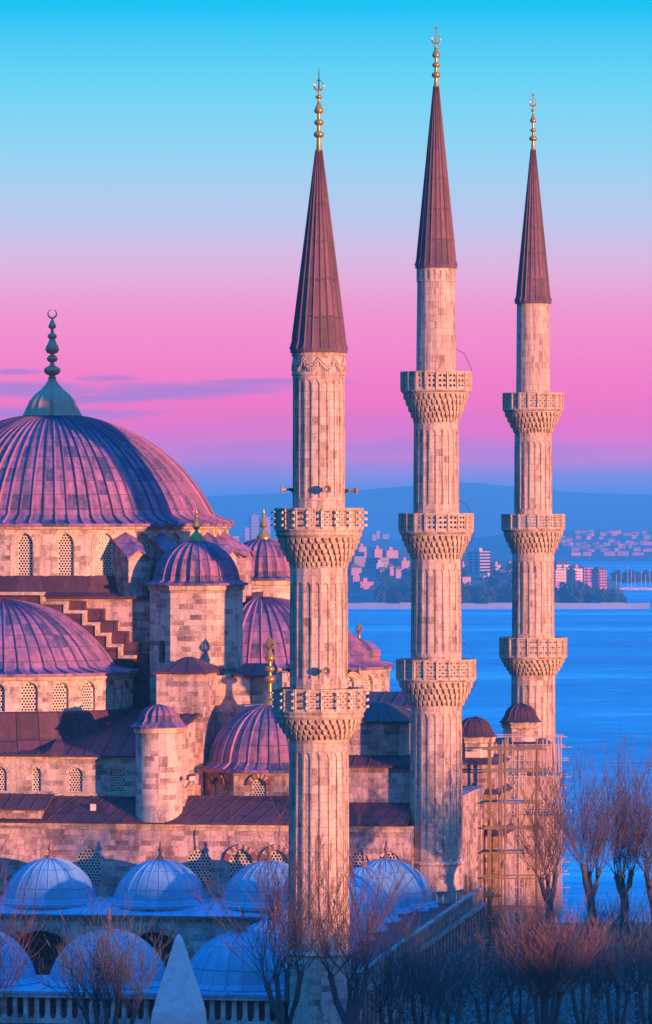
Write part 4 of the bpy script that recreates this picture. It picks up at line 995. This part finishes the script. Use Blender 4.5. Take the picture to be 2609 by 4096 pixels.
scaffold('steel tube scaffold wrapped round the foot of the rear minaret', [1993, 2016, 2034, 2058, 2076, 2106, 2134, 2170, 2192, 2210, 2231, 2246], 384, 387.5, -.3, 14.2, [15.0, 14.2, 13.2, 12.0, 11.1, 10.2, 9.4, 8.9, 8.1, 7.3, 6.4, 5.5, 4.6, 3.6, 2.7, 1.8], 'pole', .045,
         [(2000, 2075, 10.25), (2000, 2072, 7.4), (2160, 2246, 12.05), (2160, 2246, 8.95), (2000, 2070, 3.7)], [(2058, 4, 2076, 12.6), (2210, 14.8, 2245, 7.2), (2170, 7.3, 2231, 12.0), (1993, 8.9, 2076, 12.0), (2106, 3.6, 2170, 8.9), (2134, 9.4, 2210, 13.2)])
scaffold('low timber frame against the wall right of the middle minaret', [1868, 1884, 1960], 355, 357, -.3, 5.6, [5.2, 3.4, 1.8, .6], 'timber', .10, [(1870, 1960, 1.9)], [(1870, .6, 1955, 3.2), (1870, 3.4, 1955, 1.0)])

# ------------------------------------------------------------------ obelisk
Yo = 140.0; cO = Vector((X(716, Yo), Yo)); pm = F/Yo
ob = thing('obelisk', 'pointed granite obelisk tip rising in front of the courtyard domes', 'obelisk', (cO.x, cO.y, 0))
mb = MB(); ang = radians(-11); zt, zs = Z(3737, Yo), Z(4040, Yo); h0 = .62
def ring(h, z): return [(cO.x+h*(a*cos(ang)-b*sin(ang)), cO.y+h*(a*sin(ang)+b*cos(ang)), z) for a, b in ((-1, -1), (1, -1), (1, 1), (-1, 1))]
orr = random.Random(3)
def rings(tab, nz, ns=7):
    out = []
    for k in range(nz+1):
        z = tab[0][1]+(tab[-1][1]-tab[0][1])*k/nz; h = prof_interp([(-zz_, hh_) for hh_, zz_ in tab], -z); q = ring(h, z); row = []
        for a, b in zip(q, q[1:]+q[:1]):
            for t in range(ns):
                p = Vector(a).lerp(Vector(b), t/ns); e_ = .004 if t else .010; row.append((p.x+orr.uniform(-e_, e_), p.y+orr.uniform(-e_, e_), p.z+orr.uniform(-.004, .004)))
        out.append(row)
    return out
mb.grid(rings([(.025, zt), (.10, zt-.14), (h0*.55, zt-1.06), (h0, zs), (h0+.02, zs-.3)], 26), True); mb.build('tip', 'granite', ob)
mb = MB(); mb.grid([ring(h0+.02, zs-.3), ring(h0+.35, 4.0)], True); mb.build('shaft', 'granite', ob)
mb = MB(); mb.box(cO.x-1.6, cO.x+1.6, cO.y-1.6, cO.y+1.6, 0, 4.0); mb.build('pedestal', 'pale', ob)

# ------------------------------------------------------------------ bare trees
def bez(p0, d0, L, up, wob, n, r):
    pts = [Vector(p0)]; d = Vector(d0).normalized()
    for i in range(n):
        d = (d+Vector((r.uniform(-wob, wob), r.uniform(-wob, wob), up+r.uniform(-wob, wob)*.5))).normalized(); pts.append(pts[-1]+d*L/n)
    return pts
def pollard(name, label, base, heads, seed, shoots, Ls, spread, m_twig, thick=.32, trunk_m='bark', tw=.024, subs=5, up=.10, forkat=.7, group='bare trees below the mosque', droop=0):
    r = random.Random(seed); base = Vector(base)
    o = thing(name, label, 'tree', base, group)
    tb = MB(); cb = MB(); fork = base.lerp(sum((Vector(h) for h in heads), Vector())/len(heads), forkat)
    fork.x += r.uniform(-.15, .15)
    mid = base.lerp(fork, .5)+Vector((r.uniform(-.2, .2), 0, 0))
    tb.tube([base-Vector((0, 0, .2)), base.lerp(mid, .3), mid, fork], [thick*1.25, thick*1.02, thick*.95, thick*.85], 10)
    for h in heads:
        h = Vector(h); k = fork.lerp(h, .5)+Vector(((h.x-fork.x)*.18, r.uniform(-.3, .3), -.12))
        tb.tube([fork-Vector((0, 0, .3)), k, h.lerp(k, .3), h], [thick*.8, thick*.6, thick*.52, thick*.62], 8)
        tb.tube([h-Vector((0, 0, .15)), h+Vector((0, 0, .18))], [thick*.7, thick*.4], 8)
        for i in range(max(6, shoots//3)):
            az_ = r.uniform(0, 2*pi); t = r.random()**.7*spread; d = Vector((sin(t)*cos(az_), sin(t)*sin(az_), cos(t)))
            L = Ls*r.uniform(.42, 1.12)*(1-.2*t/max(spread, .1)); p0 = h+Vector((cos(az_)*thick*.4, sin(az_)*thick*.4, r.uniform(-.15, .2)))
            pts = bez(p0, d, L, up-droop*t, .25, 8, r); w0 = tw*r.uniform(.85, 1.6)
            cb.tube(pts, [max(.008, w0*(1-.85*q/8)) for q in range(9)], 5, cap=False)
            for s in range(subs):
                q = r.randint(1, 7); dd = (pts[q+1]-pts[q]).normalized(); side = Vector((r.uniform(-1, 1), r.uniform(-1, 1), r.uniform(-.3, .5)))
                L2 = L*r.uniform(.28, .62)*(1.12-q/10); s2 = bez(pts[q], dd+side*.6, L2, .11, .2, 5, r); w1 = max(.010, w0*.52)
                cb.tube(s2, [max(.007, w1*(1-.15*k)) for k in range(6)], 4, cap=False)
                for u_ in range(2):
                    k = r.randint(1, 4); d3 = (s2[k+1]-s2[k]).normalized(); side = Vector((r.uniform(-1, 1), r.uniform(-1, 1), r.uniform(-.2, .6)))
                    cb.tube(bez(s2[k], d3+side*.65, L2*r.uniform(.3, .7), .1, .22, 3, r), [.010, .009, .008, .006], 3, cap=False)
    tb.build('trunk', trunk_m, o, smooth=50, uv=False); cb.build('crown', m_twig, o, uv=False)
    return o
def hd(px, py, Y, dy=0): return tuple(P(px, py, Y)+Vector((0, dy, 0)))
def bs(px, Y): return (X(px, Y), Y, 0)
pollard('bare_tree', 'forked bare tree low in front of the near minaret, left of its foot', bs(1200, 262), [hd(1204, 3893, 262), hd(1105, 3915, 262, .8), hd(1150, 3885, 262, -.8), hd(1070, 3940, 262)], 3, 30, 8.4, 1.0, 'twig', .26, tw=.018, subs=8)
pollard('bare_tree', 'bare tree with two leaning stems in front of the near minaret foot', bs(1368, 261), [hd(1322, 3900, 261), hd(1432, 3905, 261), hd(1470, 3890, 261, .8), hd(1400, 3920, 261, -.6)], 5, 30, 8.6, 1.0, 'twig', .26, tw=.018, subs=8)
pollard('bare_tree', 'dark dense bare tree at the bottom left beside the obelisk tip', bs(425, 232), [hd(380, 4010, 232), hd(470, 3990, 232, .6), hd(430, 4030, 232, -.6), hd(340, 4040, 232), hd(540, 4050, 232)], 9, 46, 4.4, .85, 'twig_dark', .20, tw=.018, subs=8)
pollard('bare_tree', 'reddish bare tree reaching in at the lower left edge', bs(-70, 240), [hd(-60, 3960, 240), hd(-110, 3900, 240), hd(0, 4020, 240)], 13, 36, 6.8, .9, 'twig', .22, tw=.016, subs=8)
pollard('bare_tree', 'bare pollarded tree in front of the scaffolding', bs(2216, 318), [hd(2192, 3508, 318), hd(2225, 3500, 318, .6), hd(2165, 3520, 318)], 17, 40, 6.6, .95, 'twig', .28, forkat=.84, tw=.016, subs=8)
pollard('bare_tree', 'tall forked bare pollard against the blue water, nearest the scaffolding', bs(2395, 330), [hd(2335, 3470, 330), hd(2395, 3485, 330), hd(2360, 3500, 330, .8)], 21, 46, 8.4, .85, 'twig', .31, forkat=.82, tw=.017, subs=9)
pollard('bare_tree', 'tall straight bare pollard against the blue water, second from the right edge', bs(2478, 335), [hd(2490, 3500, 335), hd(2525, 3490, 335), hd(2470, 3510, 335, .8)], 23, 46, 8.4, .85, 'twig', .32, forkat=.84, tw=.017, subs=9)
pollard('bare_tree', 'bare pollard cut by the right edge of the photo above the dark shrubs', bs(2640, 333), [hd(2630, 3520, 333), hd(2600, 3530, 333), hd(2590, 3500, 333, .9)], 27, 46, 8.6, .85, 'twig', .31, forkat=.82, tw=.017, subs=9)
pollard('bare_tree', 'spreading pale-barked bare tree in front at the lower right', bs(2200, 238), [hd(2186, 3985, 238), hd(2170, 3950, 238, .6), hd(2215, 3955, 238, -.6), hd(2140, 3990, 238), hd(2240, 3985, 238)], 31, 62, 4.8, 1.2, 'twig_pale', .20, 'bark', tw=.016, subs=9)
for i, (px, Y, py, lab) in enumerate(((1950, 262, 4010, 'dark bushy bare tree beside the courtyard side wall'), (2080, 268, 3960, 'dark bushy bare tree just behind the pale-barked tree, on its left'),
        (2330, 262, 3960, 'dark bushy bare tree just right of the pale-barked tree'), (2470, 255, 3970, 'dark bushy bare tree near the lower right corner'), (2600, 250, 3950, 'dark bushy bare tree cut by the lower right edge'), (1790, 262, 4060, 'low dark bare tree at the foot of the courtyard side wall'), (1560, 266, 4040, 'bare tree veiling the side wall right of the near minaret foot'), (1690, 268, 4000, 'bare tree veiling the side wall below the middle minaret'), (2390, 300, 3870, 'dark bare thicket tree below the tall pollards'), (2560, 296, 3850, 'dark bare thicket tree at the right edge below the pollards'))):
    pollard('bare_tree', lab, bs(px, Y), [hd(px-40, py, Y), hd(px+45, py+15, Y, .8), hd(px, py-20, Y, -.8)], 40+i, 36, 4.6, 1.15, 'twig_dark' if i != 1 else 'twig', .20, tw=.018, subs=8)
# ground shrubs under the trees
r = random.Random(77); mb = MB()
for k in range(120):
    px = r.uniform(1500, 2700); Y = r.uniform(268, 330); p = Vector((X(px, Y), Y, 0)); h = r.uniform(2.5, 5.2); w_ = r.uniform(1.2, 2.2)
    for q in range(170):
        a, u_, v_ = r.uniform(0, 2*pi), r.random()**.5, r.random(); c = p+Vector((cos(a)*w_*u_*(1-v_*.5), sin(a)*w_*u_*(1-v_*.5), v_*h)); s_ = r.uniform(.06, .16)
        n1 = Vector((r.uniform(-1, 1), r.uniform(-1, 1), r.uniform(-1, 1))).normalized(); n2 = n1.orthogonal().normalized()
        mb.face([c+n1*s_, c+n2*s_*.6, c-n1*s_, c-n2*s_*.6])
tag(mb.build('undergrowth', 'shrub', uv=False), 'dark evergreen undergrowth filling the lower right', 'undergrowth', kind='stuff')

# ------------------------------------------------------------------ far shore: wood, buildings, boats, hill houses
r = random.Random(5); mb = MB()
def crown(mb, c, rx, rz, n, s):
    for q in range(n):
        d = Vector((r.gauss(0, 1), r.gauss(0, 1), r.gauss(0, 1))).normalized()*(r.random()**.4); p = c+Vector((d.x*rx, d.y*rx, d.z*rz))
        n1 = Vector((r.uniform(-1, 1), r.uniform(-1, 1), r.uniform(-1, 1))).normalized(); n2 = n1.orthogonal().normalized(); t = s*r.uniform(.6, 1.4)
        mb.face([p+n1*t, p+n2*t, p-n1*t, p-n2*t])
BOX = [(1395, 1450, 2300, 3900), (1400, 1440, 2326, 3800), (1421, 1496, 2404, 3760), (1385, 1436, 2426, 3680), (1500, 1645, 2305, 3950), (1860, 1965, 2290, 4000), (1838, 2030, 2330, 3840), (1464, 1560, 2275, 4100), (1487, 1530, 2228, 4250), (1529, 1595, 2240, 4260), (1400, 1464, 2266, 4150), (1557, 1640, 2290, 4080), (2200, 2270, 2322, 3800), (2270, 2335, 2318, 3820), (2331, 2376, 2330, 3830), (2366, 2430, 2346, 3790)]
for k in range(420):
    px = r.uniform(900, 2490); Y = r.uniform(YS+25, YS+620) if k % 3 else r.uniform(YS+22, YS+90)
    if px > 2300: Y = r.uniform(YS+25, YS+200)
    x = X(px, Y); z = land_z(x, Y); h = r.uniform(8, 15)*(.55 if px > 2440 else 1)
    ptop = CY-(z+h-H)/Y*F
    if any(a-14 < px < b+14 and ptop < yb_ and Y < Yq for a, b, yb_, Yq in BOX): continue
    crown(mb, Vector((x, Y, z+h*.5)), h*.5, h*.55, 90, 1.4)
for px, top in ((2470, 2290), (2500, 2300), (2520, 2286), (2545, 2295), (2590, 2290), (2615, 2300)):
    Y = 4700; z = Z(top, Y); crown(mb, Vector((X(px, Y), Y, (z+SEA)/2+2)), 6, (z-SEA)*.5, 200, 1.6)
tag(mb.build('far_wood', 'wood', uv=False), 'dark wooded shore across the water below the pink buildings', 'wood', kind='stuff')

_bw = {}
def building(label, x0, x1, yt, yb, Y, rows, cols, m='city', rot=18, depth=14, style=0, roof=None, group=None, name='apartment_building', side=True):
    """far block: walls, parapet roof, each window a part; style 1 adds balconies"""
    xa, xb = X(x0, Y), X(x1, Y); zt, zb = Z(yt, Y), Z(yb, Y); th = radians(rot); wtot = xb-xa; depth = min(depth, wtot*.9)
    wf = (wtot-depth*sin(abs(th)))/cos(th); o = thing(name, label, 'building', ((xa+xb)/2, Y, zb-8), group)
    ux, uy = cos(th), sin(th); vx, vy = -sin(th), cos(th); xo = xa+depth*sin(th)      # front turned a little to the right, left side in view
    f = lambda s, d, z: Vector((xo+ux*s+vx*d, Y+uy*s+vy*d, z))
    mb = MB(); mb.box(0, wf, 0, depth, zb-25, zt, f); mb.box(-.0, wf, -.25, depth+.25, zt, zt+.5, f)
    if roof == 'box': mb.box(wf*.35, wf*.65, depth*.3, depth*.7, zt+.5, zt+3.2, f)
    mb.build('wall', m, o, uv=False)
    if roof == 'hip':
        q = [f(-.8, -.8, zt+.5), f(wf+.8, -.8, zt+.5), f(wf+.8, depth+.8, zt+.5), f(-.8, depth+.8, zt+.5)]; t0, t1 = f(wf*.3, depth/2, zt+3.4), f(wf*.7, depth/2, zt+3.4); hb = MB()
        hb.face([q[0], q[1], t1, t0]); hb.face([q[1], q[2], t1]); hb.face([q[2], q[3], t0, t1]); hb.face([q[3], q[0], t0]); hb.face(q); hb.build('roof', 'roofred', o, uv=False)
    if rows:
        sh, sw = (zt-zb)/rows, wf/cols
        for i in range(rows):
            if style == 1:
                bb = MB(); bb.box(wf*.04, wf*.96, -1.3, 0, zb+i*sh+sh*.02, zb+i*sh+sh*.36, f); bb.build('balcony', m, o, uv=False)
            for j in range(cols):
                ww, wh = sw*(.70 if style != 2 else .94), sh*.56; key = (round(ww, 1), round(wh, 1), rot)
                if key not in _bw:
                    wb = MB(); g = lambda s, d, z: Vector((ux*s+vx*d, uy*s+vy*d, z)); wb.box(-ww/2, ww/2, -.12, .3, 0, wh, g); wo = wb.build('window', 'glass', uv=False); _bw[key] = wo
                else: wo = _bw[key].copy(); COL.objects.link(wo); wo.parent = None
                wo.location = f((j+.5)*sw, 0, zb+i*sh+sh*.34); attach(wo, o)
            if side and depth > 5:
                for j in range(2):
                    wb = MB(); wb.box(-.12, .3, depth*(.18+.42*j), depth*(.38+.42*j), zb+i*sh+sh*.36, zb+i*sh+sh*.82, f); wb.build('window', 'glass', o, uv=False)
    return o
Yb = 3900
building('pink hip-roofed block just right of the near minaret, midway up', 1390, 1447, 2274, 2300, 3900, 2, 4, roof='hip')
building('small pink house on the slope above the balconied pink block', 1404, 1435, 2303, 2326, 3800, 2, 2)
building('pink six-storey block with stacked balconies beside the near minaret', 1421, 1494, 2330, 2402, 3760, 6, 3, style=1, roof='box')
building('white low block with dark windows at the shore beside the near minaret', 1385, 1434, 2380, 2428, 3680, 3, 3, 'city_white')
building('pale grey block behind the hip-roofed pink one', 1400, 1462, 2228, 2266, 4150, 3, 5, 'city_dull')
building('wide pale block with a white roof band left of the middle minaret', 1464, 1558, 2233, 2275, 4100, 3, 8, 'city_dull', style=2)
building('pink penthouse block above the wide pale block', 1487, 1530, 2199, 2228, 4250, 2, 3, roof='box')
building('large pink block highest on the slope left of the middle minaret', 1529, 1593, 2204, 2238, 4260, 3, 4, roof='box')
building('pink block with window bands below the large pink one', 1557, 1594, 2236, 2277, 4080, 4, 2, style=2)
building('pink block on the skyline edge right of the near minaret balcony', 1424, 1467, 2190, 2227, 4300, 3, 4, roof='box')
building('pink house in the low row left of the middle minaret, nearest it', 1606, 1641, 2290, 2306, 3950, 1, 3, roof='hip', name='house')
building('pale house in the middle of the low row left of the middle minaret', 1576, 1606, 2280, 2300, 3980, 1, 3, 'city', roof='hip', name='house')
building('broad white shed roofed building in front of the low row', 1505, 1560, 2284, 2302, 3960, 1, 5, 'city_dull', roof='hip', name='house')
building('small pink house at the left of the low row', 1552, 1577, 2270, 2290, 4020, 2, 2, roof='hip', name='house')
building('white tower block with window bands between the middle and rear minarets', 1868, 1961, 2208, 2295, 4000, 7, 5, 'city_white', rot=40, style=2, roof='box', depth=16)
building('pink block just left of the white tower block', 1838, 1866, 2262, 2295, 4050, 2, 3, roof='box')
building('long low white building below the white tower block', 1892, 1982, 2308, 2328, 3850, 1, 9, 'city_white', style=2)
building('low pink building left of the long white one by the middle minaret', 1838, 1884, 2310, 2332, 3840, 1, 5)
building('pink hip-roofed house right of the white tower block', 1988, 2030, 2294, 2320, 3900, 2, 4, roof='hip', name='house')
building('narrow grey block beside the rear minaret, left side', 2029, 2052, 2248, 2284, 4200, 4, 2, 'city_dull')
building('pink balconied block touching the right side of the rear minaret', 2205, 2266, 2282, 2328, 3800, 4, 4, style=1)
building('long dull pink block standing behind the ones right of the rear minaret', 2205, 2284, 2259, 2284, 4100, 2, 6, 'city_dull', roof='hip')
building('pink stepped block second right of the rear minaret', 2280, 2332, 2276, 2324, 3820, 4, 3, style=1, roof='box')
building('pink block with plain left wall, third right of the rear minaret', 2331, 2374, 2274, 2332, 3830, 5, 2, rot=10)
building('tallest pink balconied block at the right end of the shore group', 2369, 2427, 2284, 2352, 3790, 6, 3, style=1, rot=30, roof='hip')
building('pink slab block standing behind the white shed roofed building', 1496, 1536, 2256, 2284, 4060, 3, 4, 'city_white', roof='box')
building('low pink terrace just under the large pink block on the slope', 1530, 1560, 2240, 2262, 4180, 2, 4)
building('pink block close behind the middle minaret, left side, on the slope', 1594, 1640, 2246, 2274, 4120, 3, 4, roof='box')
building('small white house among trees below the low row left of the middle minaret', 1552, 1580, 2358, 2374, 3720, 1, 2, 'city_white', roof='hip', name='house')
building('pink hip-roofed house beside the balconied pink block, lower right of it', 1496, 1528, 2372, 2400, 3700, 2, 2, roof='hip', name='house')
building('pink block right of the white tower block, higher on the slope', 1966, 2004, 2262, 2294, 4060, 3, 3, roof='box')
FT = 'city_dull'
building('tall hazy tower with a flat top left of the rear turret finial', 994, 1036, 2062, 2190, 8600, 10, 4, FT, roof='box', depth=18, name='tower_block', side=False)
building('tall hazy pink tower behind the rear turret finial', 1034, 1082, 2070, 2190, 8700, 10, 4, 'city', depth=18, name='tower_block', side=False)
building('low hazy tower left of the pair behind the mosque', 974, 998, 2112, 2190, 8500, 6, 3, 'city', depth=14, name='tower_block', side=False)
building('bright pink block peeping over the drum right of the main dome', 922, 956, 2148, 2200, 5200, 3, 2, 'city', depth=10)
building('slim hazy tower right of the near minaret balcony, front one', 1483, 1505, 2139, 2210, 8400, 7, 3, 'city', depth=12, name='tower_block', side=False)
building('tallest hazy tower right of the near minaret balcony', 1500, 1521, 2124, 2210, 8800, 8, 3, FT, depth=12, name='tower_block', side=False)
building('broad dark hazy tower right of the near minaret balcony', 1520, 1556, 2138, 2210, 8900, 7, 4, FT, depth=16, name='tower_block', side=False)
building('short hazy pink tower before the broad dark one', 1531, 1556, 2170, 2215, 8300, 4, 3, 'city', depth=12, name='tower_block', side=False)
building('lone hazy pink tower above the sea gap by the middle minaret', 1926, 1941, 2174, 2210, 8200, 4, 2, 'city', depth=8, name='tower_block', side=False)
r = random.Random(12)
for k in range(70):
    px = r.uniform(2190, 2640); Y = r.choice((7100, 7250, 7400, 7550, 7700, 7900, 8100, 8250)); x = X(px, Y); z = hill2(x, Y); w_ = r.uniform(5, 11)*(1.5 if Y < 7200 else 1); h = r.uniform(4, 7)
    mb = MB(); a = radians(r.uniform(-30, 20)); f = lambda s, d, zz: Vector((x+s*cos(a)-d*sin(a), Y+s*sin(a)+d*cos(a), zz)); mb.box(-w_/2, w_/2, 0, 8, z-1, z+h, f)
    o = mb.build('house', ('city', 'city_dull', 'city_dull')[k % 3], uv=False)
    rb = MB(); q = [f(-w_/2-.4, -.4, z+h), f(w_/2+.4, -.4, z+h), f(w_/2+.4, 8.4, z+h), f(-w_/2-.4, 8.4, z+h)]; t0, t1 = f(-w_*.2, 4, z+h+2), f(w_*.2, 4, z+h+2)
    rb.face([q[0], q[1], t1, t0]); rb.face([q[1], q[2], t1]); rb.face([q[2], q[3], t0, t1]); rb.face([q[3], q[0], t0]); rb.build('roof', 'roofred', o, uv=False)
    tag(o, 'small pale house among many scattered over the far blue hillside', 'house', 'houses on the far hillside')
for k, px in enumerate((2466, 2485, 2512, 2526, 2540, 2566, 2582, 2600)):
    Y = 4350+30*(k % 3); x = X(px, Y); o = thing('sailboat', 'moored white sailboat with a bare mast in the far marina', 'boat', (x, Y, SEA), 'sailboats moored in the far marina')
    mb = MB(); L = 5.5
    rows = [[(x-L+t*2*L, Y+s*1.6*(1-abs(2*t-1)**2.2)*q, SEA+zz) for t in [i/8 for i in range(9)]] for s, q, zz in ((-1, 1, 1.5), (-1, .7, .2), (1, .7, .2), (1, 1, 1.5))]
    mb.grid(rows); mb.build('hull', 'city_white', o, uv=False)
    mb = MB(); mb.tube([(x, Y, SEA+1), (x, Y, SEA+r.uniform(13, 20))], .22, 5); mb.build('mast', 'city_white', o, uv=False)

# ------------------------------------------------------------------ street fronts behind the viewer that shade the square
def street_house(label, c0, w_, dist, h, roofh):
    """stands toward the sun; c0 is its offset across the sun's direction"""
    sx_, sy_ = sin(radians(SUN_AZ)), -cos(radians(SUN_AZ)); ax_, ay_ = -sy_, sx_
    f = lambda s, d, z: Vector((ax_*(c0+s)+sx_*(d-60), ay_*(c0+s)*1.0+sy_*(d-60), z)) + Vector((0, 0, 0))
    o = thing('street_house', label, 'house', f(w_/2, dist, 0), 'street houses across the square'); mb = MB(); mb.box(0, w_, dist, dist+12, -.2, h, f); mb.build('wall', 'plaster', o)
    rb = MB(); q = [f(-.4, dist-.4, h), f(w_+.4, dist-.4, h), f(w_+.4, dist+12.4, h), f(-.4, dist+12.4, h)]; t0, t1 = f(1, dist+6, h+roofh), f(w_-1, dist+6, h+roofh)
    rb.face([q[0], q[1], t1, t0]); rb.face([q[1], q[2], t1]); rb.face([q[2], q[3], t0, t1]); rb.face([q[3], q[0], t0]); rb.build('roof', 'roofred', o)
    n = max(2, int(w_/3))
    for i in range(4):
        for j in range(n):
            wb = MB(); wb.box((j+.3)*w_/n, (j+.7)*w_/n, dist-.1, dist+.2, 1.2+i*3.2, 3.0+i*3.2, f)
            if 3+i*3.2 < h: wb.build('window', 'glass', o, uv=False)
hh = random.Random(8)
desc = ['ochre', 'grey', 'cream', 'brick', 'white', 'brown', 'sand', 'rose']
def shade_h(c): return prof_interp([(40, 27.5), (112, 27.5), (135, 20), (181, 19.8), (186, 19), (193, 19), (204, 20.0), (216, 20.2), (234, 20.3), (242, 20.1), (250, 18), (262, 16.5), (330, 15)], c)
c = 40.0; k = 0
while c < 335:
    w_ = hh.uniform(9, 15); h = shade_h(c+w_/2)+hh.uniform(-.5, .4)
    street_house('plastered street house with a tiled roof across the square', c, w_, 80, h-1.6, 1.6); c += w_+.02; k += 1

# ------------------------------------------------------------------ haze over the strait
mb = MB(); mb.box(-4200, 4200, -420, 16000, SEA-4, 135)
hz = mb.build('haze', [], uv=False); hz['kind'] = 'stuff'
hm = bpy.data.materials.new('haze'); hm.use_nodes = True; t = NT(hm.node_tree)
pv = t.n('ShaderNodeVolumePrincipled', Color=(0.09, 0.48, 0.72, 1), Density=HAZE_D, Anisotropy=0.0)
t.t.links.new(pv.outputs[0], t.n('ShaderNodeOutputMaterial').inputs['Volume']); hz.data.materials.append(hm)
